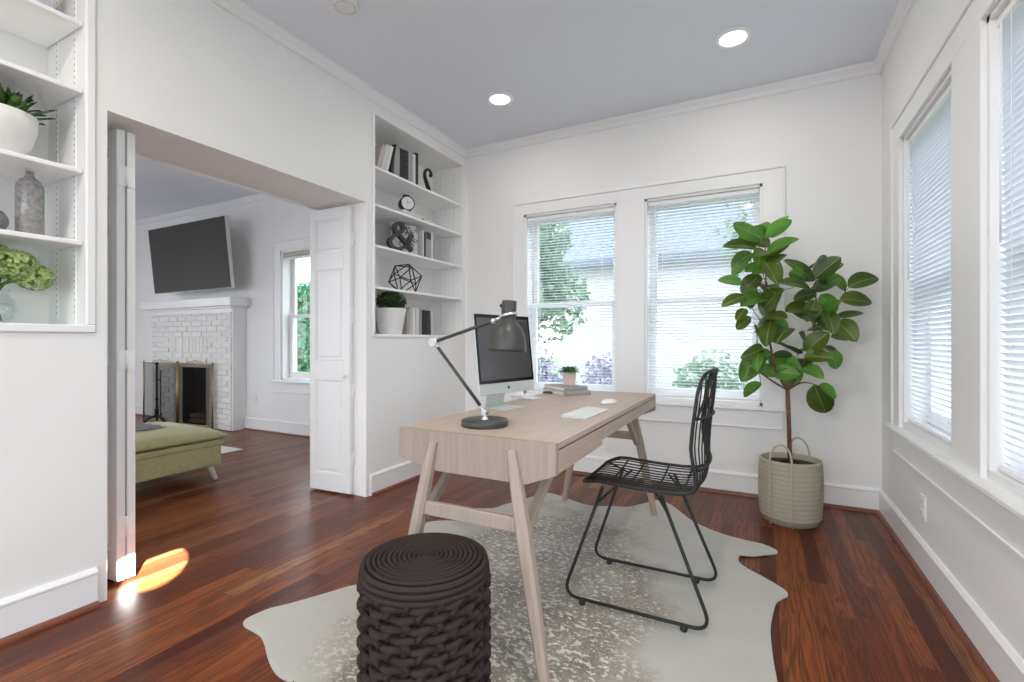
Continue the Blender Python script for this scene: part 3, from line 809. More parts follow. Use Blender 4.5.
# throw folded on the ottoman
mb = MB(); rr = random.Random(1); N = 22; T = {}
def cush_z(x, y):
    u = max(-1, min(1, x/(ox+.035))); v = max(-1, min(1, y/(oy+.05))); e = (1-abs(u)**3.2)*(1-abs(v)**3.2); return .335+.098*max(e, 0)**.45
for lay in (0, 1):
    for i in range(N+1):
        for j in range(N+1):
            x = -.20+.40*i/N+.012*math.sin(j*.8); y = -.42+.62*j/N+.01*math.sin(i*.9)
            edge = min(i, N-i, j, N-j)/3.
            th = .006+.018*min(1, edge)*lay+(.006*noise.noise(Vector((x*9, y*9, 3.))) if lay else 0)
            T[(lay, i, j)] = mb.bm.verts.new((x, y, cush_z(x, y)+max(.003, th)))
for lay in (0, 1):
    for i in range(N):
        for j in range(N):
            f = mb.face([T[(lay, i, j)], T[(lay, i+1, j)], T[(lay, i+1, j+1)], T[(lay, i, j+1)]]); f.smooth = True
for i in range(N):
    mb.face([T[(0, i, 0)], T[(0, i+1, 0)], T[(1, i+1, 0)], T[(1, i, 0)]]); mb.face([T[(0, i, N)], T[(1, i, N)], T[(1, i+1, N)], T[(0, i+1, N)]])
    mb.face([T[(0, 0, i)], T[(1, 0, i)], T[(1, 0, i+1)], T[(0, 0, i+1)]]); mb.face([T[(0, N, i)], T[(0, N, i+1)], T[(1, N, i+1)], T[(1, N, i)]])
o = mb.build('throw_blanket', M['throw']); o.location = (-4.16, 1.83, 0); tag(o, 'folded grey throw lying on the green ottoman', 'blanket')
t = thing('decorative_knot', 'small pale grey knotted ornament on the grey throw', 'ornament', (-4.14, 1.72, cush_z(.02, -.11)+.026))
for k, ax in enumerate(((0, 0, 0), (.9, .5, .4), (-.9, .3, 1.2))):
    mb = MB(); R = Matrix.Rotation(ax[0], 3, 'X') @ Matrix.Rotation(ax[1], 3, 'Y') @ Matrix.Rotation(ax[2], 3, 'Z')
    mb.tube([R @ Vector((.045*math.cos(a), .034*math.sin(a), 0))+Vector((0, 0, .032)) for a in [2*PI*q/20 for q in range(20)]], .011, 8, closed=True); mb.build('loop', M['bk_light'], t)
# ------------------------------------------------------------------ cowhide
hide = [(-1.318,1.028),(-1.376,1.029),(-1.439,1.050),(-1.501,1.080),(-1.559,1.112),(-1.612,1.136),(-1.675,1.144),(-1.713,1.146),(-1.747,1.157),(-1.768,1.183),(-1.765,1.226),(-1.751,1.278),(-1.716,1.329),(-1.647,1.457),(-1.610,1.532),(-1.579,1.602),(-1.594,1.766),(-1.664,1.996),(-1.740,2.200),(-1.754,2.304),(-1.678,2.379),(-1.598,2.420),(-1.614,2.534),(-1.628,2.627),(-1.576,2.664),(-1.517,2.705),(-1.491,2.793),(-1.461,2.863),(-1.405,2.996),(-1.334,3.143),(-1.18,3.10),(-1.10,3.06),(-.98,3.03),(-.86,3.08),(-.76,3.12),(-.68,3.24),(-.63,3.33),(-.58,3.34),(-.50,3.26),(-.42,3.14),(-.34,3.03),(-.20,2.93),(-.08,2.89),(.02,2.87),(.075,2.82),(.07,2.77),
 (.02,2.73),(-.05,2.71),(-.09,2.66),(-.09,2.59),(-.05,2.53),(.03,2.46),(.095,2.39),(.105,2.34),(.085,2.30),(.06,2.25),(.045,2.15),(.035,2.03),(.04,1.85),(.05,1.72),(.06,1.55),(.12,1.40),(.20,1.28),(.22,1.18),(.16,1.10),(.05,1.08),(-.08,1.04),(-.16,.95),
 (-.24,.80),(-.38,.68),(-.56,.60),(-.68,.50),(-.78,.42),(-.90,.42),(-.98,.52),(-1.02,.66),(-1.10,.80),(-1.20,.92),(-1.27,1.00),(-1.315,1.04)]
def catmull(P, n=5):
    out = []; m = len(P)
    for i in range(m):
        p0, p1, p2, p3 = [Vector((*P[(i+k) % m], 0)) for k in (-1, 0, 1, 2)]
        for q in range(n):
            t = q/n; out.append(.5*((2*p1)+(p2-p0)*t+(2*p0-5*p1+4*p2-p3)*t*t+(3*p1-p0-3*p2+p3)*t**3))
    return out
C = catmull(hide, 4); cen = Vector((-.8, 1.9, 0))
mb = MB(); lay = []
for s, z in ((1., .0015), (1., .005), (.985, .0075), (.93, .008)):
    lay.append([mb.bm.verts.new((cen.x+(p.x-cen.x)*s, cen.y+(p.y-cen.y)*s, z)) for p in C])
n = len(C)
for a, b in zip(lay, lay[1:]):
    for k in range(n): mb.face([a[k], a[(k+1) % n], b[(k+1) % n], b[k]])
bmesh.ops.triangle_fill(mb.bm, use_beauty=True, use_dissolve=False, edges=[e for e in mb.bm.edges if e.verts[0] in set(lay[-1]) and e.verts[1] in set(lay[-1])])
o = mb.build('cowhide_rug', M['rug']); tag(o, 'grey speckled cowhide rug spread on the hardwood floor under the desk and chair', 'rug')

# ------------------------------------------------------------------ desk
DX0, DX1, DY0, DY1, DZ = -1.187, -.562, 1.389, 2.99, .76
t = thing('writing_desk', 'whitewashed oak writing desk with angled legs and a front drawer', 'desk', ((DX0+DX1)/2, (DY0+DY1)/2, 0))
def P(mb, n, m, par=None, smooth=False): o = mb.build(n, m, par or t, origin=t.location, smooth=smooth); o.location = (0, 0, 0); return o
mb = MB(); mb.box((DX0, DY0+.022, DZ-.020), (DX1, DY1-.022, DZ), .001); P(mb, 'desktop', M['desk'])
hexa = [(DX0, DZ), (DX1, DZ), (DX1, DZ-.100), (DX1-.105, DZ-.140), (DX0+.13, DZ-.140), (DX0, DZ-.103)]
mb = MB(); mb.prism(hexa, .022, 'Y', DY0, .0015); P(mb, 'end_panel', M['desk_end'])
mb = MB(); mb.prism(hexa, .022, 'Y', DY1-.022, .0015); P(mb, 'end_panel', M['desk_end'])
mb = MB(); mb.box((DX0+.002, DY0+.022, DZ-.100), (DX0+.022, DY1-.022, DZ-.021), .001); P(mb, 'back_panel', M['desk'])
mb = MB(); mb.box((DX1-.40, DY0+.022, DZ-.078), (DX1-.024, DY1-.022, DZ-.021)); P(mb, 'drawer_box', M['desk'])
mb = MB(); mb.prism([(DX1-.001, DZ-.026), (DX1-.001, DZ-.098), (DX1-.028, DZ-.110), (DX1-.028, DZ-.026)], .47, 'Y', DY0+.0235, .001); P(mb, 'drawer_front', M['desk'])
mb = MB(); mb.box((DX1-.021, DY0+.4965, DZ-.077), (DX1-.001, DY1-.0235, DZ-.026), .001); P(mb, 'drawer_front', M['desk'])
mb = MB(); mb.box((DX1-.34, DY0+.026, DZ-.120), (DX1-.03, DY0+.49, DZ-.076), .001); P(mb, 'drawer_box', M['desk'])
cx = (DX0+DX1)/2
for sy, yt, yf in ((-1, DY0+.004, 1.342), (1, DY1-.004, 3.032)):
    for sx in (-1, 1):
        top = Vector((cx+.003+sx*.155, yt-sy*-.004, DZ-.034)); foot = Vector((cx+.003+sx*.297, yf, .008 if sy < 0 else .008))
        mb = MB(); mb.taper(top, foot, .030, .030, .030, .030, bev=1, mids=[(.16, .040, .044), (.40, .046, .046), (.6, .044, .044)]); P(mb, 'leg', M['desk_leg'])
    a, b = .36, None
    zt = .492
    k = (DZ-.034-zt)/(DZ-.034)
    ym = (yt)+(yf-yt)*k; xm = .158+(.300-.158)*k
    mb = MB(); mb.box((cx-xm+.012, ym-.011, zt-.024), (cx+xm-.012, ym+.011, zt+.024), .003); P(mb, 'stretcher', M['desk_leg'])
    for sx in (-1, 1):
        p0 = Vector((cx+sx*(xm-.006), ym-sy*.012, .45)); p1 = Vector((cx+sx*(.205), yt-sy*.30, DZ-.085))
        mb = MB(); mb.taper(p0, p1, .030, .030, .024, .024, x_axis=(0, 0, 1)); P(mb, 'brace', M['desk_leg'])
    mb = MB(); mb.box((cx-.24, yt-sy*.30-.02, DZ-.12), (cx+.24, yt-sy*.30+.02, DZ-.0785), .002); P(mb, 'cross_rail', M['desk_leg'])

# ------------------------------------------------------------------ wire chair
t = thing('wire_chair', 'black metal wire chair with sled legs facing the desk', 'chair', (-.42, 2.07, 0))
def P(mb, n, m, par=None): o = mb.build(n, m, par or t); return o
yc, hw = 2.07, .216
prof = [(-.655, .500), (-.60, .505), (-.50, .498), (-.40, .493), (-.30, .492), (-.250, .497), (-.213, .510), (-.190, .540), (-.182, .60), (-.180, .68), (-.174, .76), (-.164, .84), (-.156, .91), (-.153, .965)]
def pv(x, v, z): return Vector((x+.42, v, z))
def S(u, v):
    """u 0..13 along the profile, v -1..1 across"""
    i = min(int(u), len(prof)-2); f = u-i
    x = prof[i][0]*(1-f)+prof[i+1][0]*f; z = prof[i][1]*(1-f)+prof[i+1][1]*f
    back = max(0, min(1, (u-6)/3)); seat = 1-back
    z += seat*.022*abs(v)**2.2*min(1, u*.6+.15)
    x -= back*.045*abs(v)**2.0
    w = hw*(1-.14*max(0, (u-8)/5))*(1-.10*max(0, 1-u)*1)
    return pv(x, v*w, z)
def path(f, n): return [f(i/n) for i in range(n+1)]
U = len(prof)-1
# outer rim
u0, u1 = .15, U
rim = path(lambda q: S(u0+.9+(u1-1.6-u0-.9)*q, 1), 36)+path(lambda q: S(u1-1.6+1.6*math.sin(q*PI/2), 1-.42*(1-math.cos(q*PI/2))), 8)+path(lambda q: S(U, .58-1.16*q), 10)+path(lambda q: S(u1-1.6*(1-math.cos(q*PI/2)), -.58-.42*math.sin(q*PI/2)), 8)+path(lambda q: S(u1-1.6-(u1-1.6-u0-.9)*q, -1), 36)+path(lambda q: S(u0+.9-.9*math.sin(q*PI/2), -1+.2*(1-math.cos(q*PI/2))), 6)+path(lambda q: S(u0, -.8+1.6*q), 10)+path(lambda q: S(u0+.9*(1-math.cos(q*PI/2)), .8+.2*math.sin(q*PI/2)), 6)
cl = [rim[0]]
for p in rim[1:]:
    if (p-cl[-1]).length > .004: cl.append(p)
mb = MB(); mb.tube(cl, .0068, 8, closed=True); P(mb, 'rim', M['blackmetal'])
def vlim(v):  # end u for a long wire at v
    a = abs(v)
    return U if a <= .58 else U-1.6*(1-math.sqrt(max(0, 1-((a-.58)/.42)**2)))
seatw, backw = MB(), MB()
for k in range(13):
    v = -.88+1.76*k/12
    seatw.tube([S(u0+ (6.5-u0)*q/16, v) for q in range(17)], .0030, 6)
    ve = vlim(v); backw.tube([S(6.5+(ve-6.5)*q/16, v) for q in range(17)], .0030, 6)
P(seatw, 'seat_wires', M['blackmetal']); P(backw, 'back_wires', M['blackmetal'])
for u in (1.45, 2.2, 3.3, 4.6): 
    mb = MB(); mb.tube([S(u, -1+2*q/16)-Vector((0, 0, .005)) for q in range(17)], .0042, 6); P(mb, 'cross_wire', M['blackmetal'])
for u in (8.0, 10.4):
    mb = MB(); mb.tube([S(u, -1+2*q/16)+Vector((.006, 0, 0)) for q in range(17)], .0048, 6); P(mb, 'cross_wire', M['blackmetal'])
for sg in (-1, 1):   # corner diagonals front and top
    mb = MB(); mb.tube([S(u0+(1.8-u0)*q/8, sg*(.9-.6*q/8))-Vector((0, 0, .004)) for q in range(9)], .0042, 6); P(mb, 'diagonal_wire', M['blackmetal'])
    mb = MB(); mb.tube([S(U-.1-(2.5)*q/8, sg*(.45+.5*q/8))+Vector((.005, 0, 0)) for q in range(9)], .0050, 6); P(mb, 'diagonal_wire', M['blackmetal'])
    mb = MB(); mb.tube([S(6.0-1.5*q/8, sg*(1-.45*q/8))-Vector((0, 0, .004)) for q in range(9)], .0042, 6); P(mb, 'diagonal_wire', M['blackmetal'])
for sg in (-1, 1):
    yb, yt = sg*.200, sg*.165
    pts = [(-.567+.42, yt, .488), (-.728+.42, yb, .030), (-.150+.42, yb, .030), (-.338+.42, yt, .488)]
    pts = fillet(pts, .075, 8)
    mb = MB(); mb.tube(pts, .0068, 10); fr = P(mb, 'sled_leg', M['blackmetal'])
    for x in (-.643, -.25):
        mb = MB(); mb.lathe([(0, 0), (.011, .001), (.014, .009), (.013, .018), (.008, .026)], (x+.42, yb, 0.008), 14); mb.build('glide', M['rubber'], fr)
    for xa, xb in ((-.585, -.50), (-.325, -.40)):
        f = (.488-.42)/.458; 
        xl = (-.567-(-.567+.728)*f) if xa < -.5 else (-.338+(.338-.150)*f)
        mb = MB(); mb.tube([(xl+.42, yt+(yb-yt)*f, .42), ((xl+(.07 if xa < -.5 else -.05))+.42, yt*.9, .488)], .0048, 8); P(mb, 'strut', M['blackmetal'])

# ------------------------------------------------------------------ rope pouf
t = thing('woven_stool', 'dark brown woven rope stool in the foreground by the desk end', 'stool', (-.884, 1.153, .008)); t.scale = (.94, .94, .98)
mb = MB(); mb.lathe([(0, .002), (.178, .002), (.182, .06), (.184, .22), (.182, .40), (.17, .434), (0, .438)], seg=48); mb.build('core', M['poufcore'], t)
mb = MB(); nr = 12
for k in range(nr):
    r = .006+.0152*k; mb.tube([(r*math.cos(2*PI*q/56), r*math.sin(2*PI*q/56), .4425-.0003*max(0, k-8)**2) for q in range(56)], .0068, 6, closed=True, ry=.0068)
for k, (r, z) in enumerate(((.189, .431), (.193, .414), (.195, .396))):
    mb.tube([(r*math.cos(2*PI*q/64), r*math.sin(2*PI*q/64), z) for q in range(64)], .0092, 8, closed=True)
top = mb.build('coiled_top', M['poufrope'], t)
mb = MB()
for k in range(64):   # fine radial binding over the coils
    a = 2*PI*k/64; n = 16; r0 = .012 if k % 4 == 0 else (.05 if k % 2 == 0 else .09)
    mb.tube([((r0+(.174-r0)*q/n)*math.cos(a), (r0+(.174-r0)*q/n)*math.sin(a), .4476-.0025*abs(math.sin(PI*((r0+(.174-r0)*q/n)-.006)/.0152))) for q in range(n+1)], .0008, 4)
mb.build('radial_binding', M['poufrope'], top)
mb = MB(); NS = 26; NR_ = 14
for k in range(NR_):
    z = .378-.0272*k; ph = (k % 2)*PI; pts = []
    for q in range(NS*8):
        a = 2*PI*q/(NS*8); w = math.cos(a*NS/2+ph)
        r = .189+.0085*w; pts.append((r*math.cos(a), r*math.sin(a), z+.0030*math.sin(a*NS/2+ph+.6)))
    mb.tube(pts, .0112, 8, closed=True, ry=.0112)
mb.build('woven_side', M['poufrope'], t)
mb = MB()
for s in range(NS):
    pts = []
    a0 = 2*PI*s/NS
    for q in range(NR_*6+1):
        z = .392-.0272*q/6; sgn = 1 if s % 2 == 0 else -1
        w = -math.cos(PI*(q/6))*sgn
        a = a0+.045*math.sin(PI*q/6*1.0+.5)
        r = .1885+.0105*w; pts.append((r*math.cos(a), r*math.sin(a), z))
    mb.tube(pts, .0098, 8)
mb.build('upright_ropes', M['poufrope'], t)
mb = MB()
mb.tube([(.186*math.cos(2*PI*q/64), .186*math.sin(2*PI*q/64), .010) for q in range(64)], .010, 8, closed=True); mb.build('bottom_ring', M['poufrope'], t)

# ------------------------------------------------------------------ desk lamp
t = thing('desk_lamp', 'dark grey articulated desk lamp with a dome shade on the desk', 'desk lamp', (-.925, 1.57, DZ))
mb = MB(); mb.lathe([(0, 0), (.086, 0), (.0885, .003), (.0885, .021), (.086, .024), (0, .0245)], seg=48); mb.build('base', M['charcoal'], t)
mb = MB(); mb.lathe([(0, .0245), (.013, .0245), (.013, .029), (.007, .031), (.007, .045), (0, .046)], seg=20); mb.tube([(0, -.012, .052), (0, .012, .052)], .0105, 14); mb.lathe([(.005, .044), (.009, .05), (.009, .058), (.004, .064)], (-.004, 0, 0), 14); mb.build('base_joint', M['chrome'], t)
e = Vector((-.236, 0, .316)); b0 = Vector((0, 0, .052)); d = (e-b0).normalized()
mb = MB(); mb.tube([b0+d*.030, e-d*.030], .0066, 12); mb.build('lower_arm', M['charcoal'], t)
mb = MB(); mb.tube([b0, b0+d*.032], .0048, 10); mb.build('lower_joint', M['chrome'], t)
mb = MB(); mb.tube([e-d*.034, e], .0050, 10)
mb.tube([e+Vector((0, -.014, 0)), e+Vector((0, .014, 0))], .0185, 24); mb.build('elbow', M['chrome'], t)
hd = Vector((.112, 0, .412)); f0 = Vector((.036, 0, .395)); d2 = (f0-e).normalized()
mb = MB(); mb.tube([e+d2*.012, f0], .0066, 12); mb.build('upper_arm', M['charcoal'], t)
mb = MB(); mb.ball(f0, .0105, 12); 
hd.x -= .010
ring = [(hd.x+.030*math.cos(a), .030*math.sin(a), hd.z+.003+(.030*math.cos(a))*.22) for a in [PI+(2*PI)*q/32 for q in range(32)]]
mb.tube(ring, .0045, 8, closed=True, ry=.006); mb.tube([f0, Vector(ring[0])], .0055, 8); mb.build('bracket', M['chrome'], t)
sh = bpy.data.objects.new('lamp_shade', None)
mb = MB()
prof_o = [(.0001, .468-.28), (.0255, .468-.28), (.0275, .465-.28), (.0275, .402-.28), (.029, .396-.28), (.038, .386-.28), (.052, .370-.28), (.063, .348-.28), (.070, .320-.28), (.0735, .292-.28), (.0742, .281-.28), (.0722, .281-.28), (.068, .320-.28), (.060, .346-.28), (.048, .368-.28), (.034, .384-.28), (.0001, .390-.28)]
mb.lathe(prof_o, seg=44); s = mb.build('lamp_shade', M['charcoal'], t); s.location = (hd.x-.010, 0, .281); s.rotation_euler = (math.radians(-2), math.radians(3), 0)
mb = MB(); mb.ball((0, 0, .070), .024, 16); mb.build('bulb', M['whitepot'], s)
mb = MB(); mb.tube([(-.0285, -.004, .155), (-.0285, .004, .155)], .0001, 4); mb.lathe([(0, 0), (.006, 0), (.006, .004), (0, .004)], (-.0262, -.012, .168), 12, rot=(0, -PI/2, 0)); mb.build('switch', M['rubber'], s)
mb = MB(); mb.tube([(-.027, 0, .168), (-.036, 0, .166), (-.039, 0, .150), (-.034, 0, .128), (-.028, 0, .118)], .0012, 6); mb.build('cord', M['chrome'], s)

# ------------------------------------------------------------------ all-in-one computer
th = math.radians(13)
t = thing('computer_monitor', 'silver all-in-one computer with a dark reflective screen on the desk', 'computer', (-1.105, 2.035, DZ), -th)
# local frame: +x toward the user, y across
mb = MB(); mb.box((-.055, -.078, 0), (.085, .078, .0045), .002); mb.build('foot', M['alu'], t)
tl = math.radians(6.5)
mb = MB(); pr = [(-.052, .0045), (-.046, .0045), (-.030, .10), (-.034, .17), (-.040, .17), (-.036, .10)]
mb.prism(pr, .13, 'Y', -.065, .001); mb.build('stand', M['alu'], t)
hd = thing('x', 'x', 'x'); bpy.data.objects.remove(hd)
Wm, Hm = .408, .382
mb = MB(); vs = mb.box((-.008, -Wm/2, 0), (.001, Wm/2, Hm), .003, seg=2)
bk = MB(); N = 10
body = mb.build('body', M['alu'], t); body.location = (.006, .048, .068); body.rotation_euler = (0, -tl, 0)
# bulged back
for i in range(N+1):
    for j in range(N+1):
        u, v = -1+2*i/N, -1+2*j/N; bk.bm.verts.new((-.0075-.026*(1-u**4)*(1-v**4), u*(Wm/2-.003), Hm/2+v*(Hm/2-.003)))
bk.bm.verts.ensure_lookup_table()
for i in range(N):
    for j in range(N):
        a = i*(N+1)+j; f = bk.face([bk.bm.verts[a], bk.bm.verts[a+1], bk.bm.verts[a+N+2], bk.bm.verts[a+N+1]]); f.smooth = True
bk.build('back_shell', M['alu'], body)
mb = MB(); mb.box((.0008, -Wm/2+.001, .052), (.0022, Wm/2-.001, Hm-.001), .0006); mb.build('bezel', M['bezel'], body)
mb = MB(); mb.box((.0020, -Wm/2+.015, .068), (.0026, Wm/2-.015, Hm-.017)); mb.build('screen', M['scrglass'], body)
mb = MB(); ap = []
for k in range(28):
    a = 2*PI*k/28; r = .0075*(1-.16*max(0, math.sin(a))**8-.08*max(0, -math.sin(a))**10)
    if -.45 < a-2*PI < 0 or a < .5: r *= .86
    ap.append((r*math.cos(a)*.95, .026+r*math.sin(a)))
mb.prism(ap, .0008, 'X', .0008); mb.prism([(-.0005, .0345), (.0035, .0390), (.0040, .0360), (.0015, .0340)], .0008, 'X', .0008); mb.build('logo', M['bezel'], body)

# ------------------------------------------------------------------ keyboard, mouse, small things
t = thing('keyboard', 'thin silver keyboard with white keys on the desk', 'keyboard', (-.680, 2.035, DZ), math.radians(-2))
mb = MB(); mb.prism([(-.056, 0), (.056, 0), (.056, .004), (-.056, .011), ], .305, 'Y', -.1525, .001); mb.build('case', M['alu'], t)
mb = MB(); mb.tube([(-.050, -.15, .006), (-.050, .15, .006)], .006, 12); mb.build('battery_bar', M['alu'], t)
mb = MB()
for r in range(6):
    x = -.040+r*.0175; y = -.146
    ws = [.0178]*16 if r else [.0178]*16
    if r == 5: ws = [.0178, .0178, .0178, .022, .085, .022, .0178, .0178, .0178, .0178, .0178]
    sc = .292/sum(ws)
    for w in ws:
        w *= sc; z = .0075-(x)*.0625
        mb.box((x-.0072, y+.001, z-.001), (x+.0072, y+w-.001, z+.0018), .0006); y += w
mb.build('keys', M['keycap'], t)
t = thing('computer_mouse', 'white low computer mouse on the desk beyond the keyboard', 'computer mouse', (-.685, 2.405, DZ), math.radians(-25))
mb = MB(); N = 14; G = []
for i in range(N+1):
    row = []
    for j in range(N+1):
        u, v = -1+2*i/N, -1+2*j/N
        x, y = u*math.sqrt(1-v*v/2), v*math.sqrt(1-u*u/2)
        row.append(mb.bm.verts.new((x*.031, y*.057, .007+.019*(1-min(1, x*x+y*y))**.55)))
    G.append(row)
for i in range(N):
    for j in range(N): f = mb.face([G[i][j], G[i+1][j], G[i+1][j+1], G[i][j+1]]); f.smooth = True
mb.build('shell', M['whiteplastic'], t)
mb = MB(); mb.lathe([(0, 0), (.026, 0), (.0295, .004), (.031, .0075), (0, .0075)], seg=32, sy=1.83); mb.build('base', M['alu'], t)
t = thing('trackpad', 'white flat trackpad at the back edge of the desk just past the monitor', 'trackpad', (-1.13, 2.42, DZ), -.1)
mb = MB(); mb.prism([(-.045, 0), (.045, 0), (.045, .004), (-.045, .010)], .10, 'Y', -.05, .001); mb.build('case', M['alu'], t)
mb = MB(); mb.box((-.043, -.048, .0068), (.043, .048, .0078), rot=(0, math.radians(3.8), 0)); mb.build('touch_surface', M['whiteplastic'], t)
t = thing('pocket_case', 'small dark grey flat case on the desk between monitor and books', 'case', (-1.145, 2.74, DZ), -.2)
mb = MB(); mb.box((-.028, -.045, 0), (.028, .045, .012), .004, seg=2); mb.build('case_body', M['bk_dark'], t)
mb = MB(); mb.box((-.0285, -.001, .004), (.0285, .001, .0124)); mb.build('zip', M['bk_grey'], t)

def book(label, loc, rz, th, h, d, cov, group=None, lean=0., flat=False, spine=None):
    """standing book: local x = depth away from spine (spine at x=0 facing +x), y thickness, z height"""
    t = thing('book', label, 'book', loc, 0, group)
    rot = (lean, 0, rz)
    if flat: rot = (PI/2, 0, rz)
    t.rotation_euler = rot
    mb = MB(); c = .0022
    mb.box((-d, -th/2, 0), (0, -th/2+c, h), .0004); mb.box((-d, th/2-c, 0), (0, th/2, h), .0004)
    mb.prism([(-.003, -th/2), (0, -th/2*.92), (.0025, -th/4), (.0032, 0), (.0025, th/4), (0, th/2*.92), (-.003, th/2)], h, 'Z', 0)
    mb.build('cover', M[cov], t)
    mb = MB(); mb.box((-d+.004, -th/2+c, .003), (-.001, th/2-c, h-.003)); mb.build('pages', M['pages'], t)
    if spine:
        mb = MB(); mb.box((.0030, -th*.22, h*.62), (.0037, th*.22, h*.86)); mb.build('spine_label', M[spine], t)
    return t
g = 'two books stacked on the desk'
# flat: rotate so thickness is vertical. local y -> z
t = book('larger grey book, lower of the two stacked on the desk', (-.93, 2.80, DZ+.0125), 0, .025, .187, .255, 'bk_taupe', g, flat=True)
t.location = (-.9015, 2.776, DZ+.0125); t.rotation_euler = (PI/2, 0, math.radians(-37.7))
t2 = book('smaller cream-topped grey book under the small potted plant on the desk', (-.98, 2.80, DZ+.036), 0, .022, .168, .225, 'bk_grey', g, flat=True)
t2.location = (-.925, 2.785, DZ+.0365); t2.rotation_euler = (PI/2, 0, math.radians(-34))

def rosette(mb, c, n, L, w, elev, rnd, thick=.004, curl=.3, layers=3):
    for l in range(layers):
        m = n-l*2
        for k in range(m):
            a = 2*PI*k/m+l*.4+rnd.uniform(-.15, .15); el = elev[0]+(elev[1]-elev[0])*l/max(1, layers-1)+rnd.uniform(-.1, .1)
            ln = L*(1-.12*l)*rnd.uniform(.8, 1.1)
            H_ = Vector((math.cos(a), math.sin(a), 0)); side = Vector((-math.sin(a), math.cos(a), 0)); pts = []
            N = 7; rows = []
            for q in range(N+1):
                s = q/N; e = el-curl*s*s
                p = Vector(c)+H_*(ln*s*math.cos(e))+Vector((0, 0, ln*s*math.sin(e)))
                ww = w*math.sin(PI*(.18+.82*s)**.8)*.5 if s < 1 else .0004
                ww = w*.5*(1-s)**.45*(.55+.45*min(1, s*4)); up = Vector((0, 0, thick))
                rows.append([mb.bm.verts.new(p-side*ww+up*.6), mb.bm.verts.new(p), mb.bm.verts.new(p+side*ww+up*.6), mb.bm.verts.new(p-up*(1-s))])
            for A, B in zip(rows, rows[1:]):
                for i in range(4):
                    f = mb.face([A[i], A[(i+1) % 4], B[(i+1) % 4], B[i]]); f and setattr(f, 'smooth', True)
rnd = random.Random(8)
t = thing('potted_succulent', 'small green succulent in a square blush pot on the stacked desk books', 'potted plant', (-1.045, 2.80, DZ+.048), .35); t.scale = (1.18, 1.18, 1.1)
mb = MB(); mb.prism([(-.030, 0), (.030, 0), (.036, .075), (-.036, .075)], .066, 'Y', -.033, .003)
mb.build('pot', M['pinkpot'], t)
mb = MB(); mb.box((-.030, -.028, .070), (.030, .028, .0765)); mb.build('soil', M['soil'], t)
mb = MB()
for dx, dy in ((0, 0), (.018, .012), (-.018, -.012), (.0, .022), (-.004, -.022)): rosette(mb, (dx, dy, .078), 9, .048, .020, (.25, 1.2), rnd, .003, .5)
mb.build('foliage', M['succ'], t)

# ------------------------------------------------------------------ basket and rubber plant
t = thing('woven_basket', 'sage green woven rope basket with two handles on the floor in the corner', 'basket', (.16, 3.32, 0), math.radians(-20)); t.scale = (.95, .95, 1)
mb = MB(); prof = [(0, .002), (.13, .002), (.152, .012), (.164, .04)]
n = 36
for k in range(n): 
    z = .045+(.375-.045)*k/n; z2 = .045+(.375-.045)*(k+.5)/n; r = .168+.006*math.sin(PI*k/n)+.003*k/n
    prof += [(r, z), (r+.0042, z2)]
prof += [(.171, .378), (.164, .381), (.158, .376), (.156, .33), (0, .33)]
mb.lathe(prof, seg=56); mb.build('body', M['basket'], t)
mb = MB(); mb.lathe([(0, .352), (.05, .356), (.11, .350), (.158, .346)], seg=40); mb.build('soil', M['soil'], t)
for sg in (-1, 1):
    pts = [(-.062, -sg*.158, .02)]+[(-.062, -sg*(.168+.006*math.sin(PI*q/6)), .04+.055*q) for q in range(7)]
    pts = [(-.062, -sg*.150, .008), (-.062, -sg*.166, .06), (-.062, -sg*.170, .16), (-.062, -sg*.172, .28), (-.062, -sg*.170, .37)]
    arcp = [(-.062*math.cos(PI*q/14), -sg*(.168-.012*math.sin(PI*q/14)), .375+.105*math.sin(PI*q/14)) for q in range(1, 14)]
    pts2 = [(-p[0], p[1], p[2]) for p in pts[::-1]]
    mb = MB(); mb.tube(pts+arcp+pts2, .0062, 8); mb.build('handle', M['handle'], t)
t = thing('rubber_plant', 'tall rubber plant with broad glossy leaves growing from the woven basket', 'potted plant', (.16, 3.32, .34))
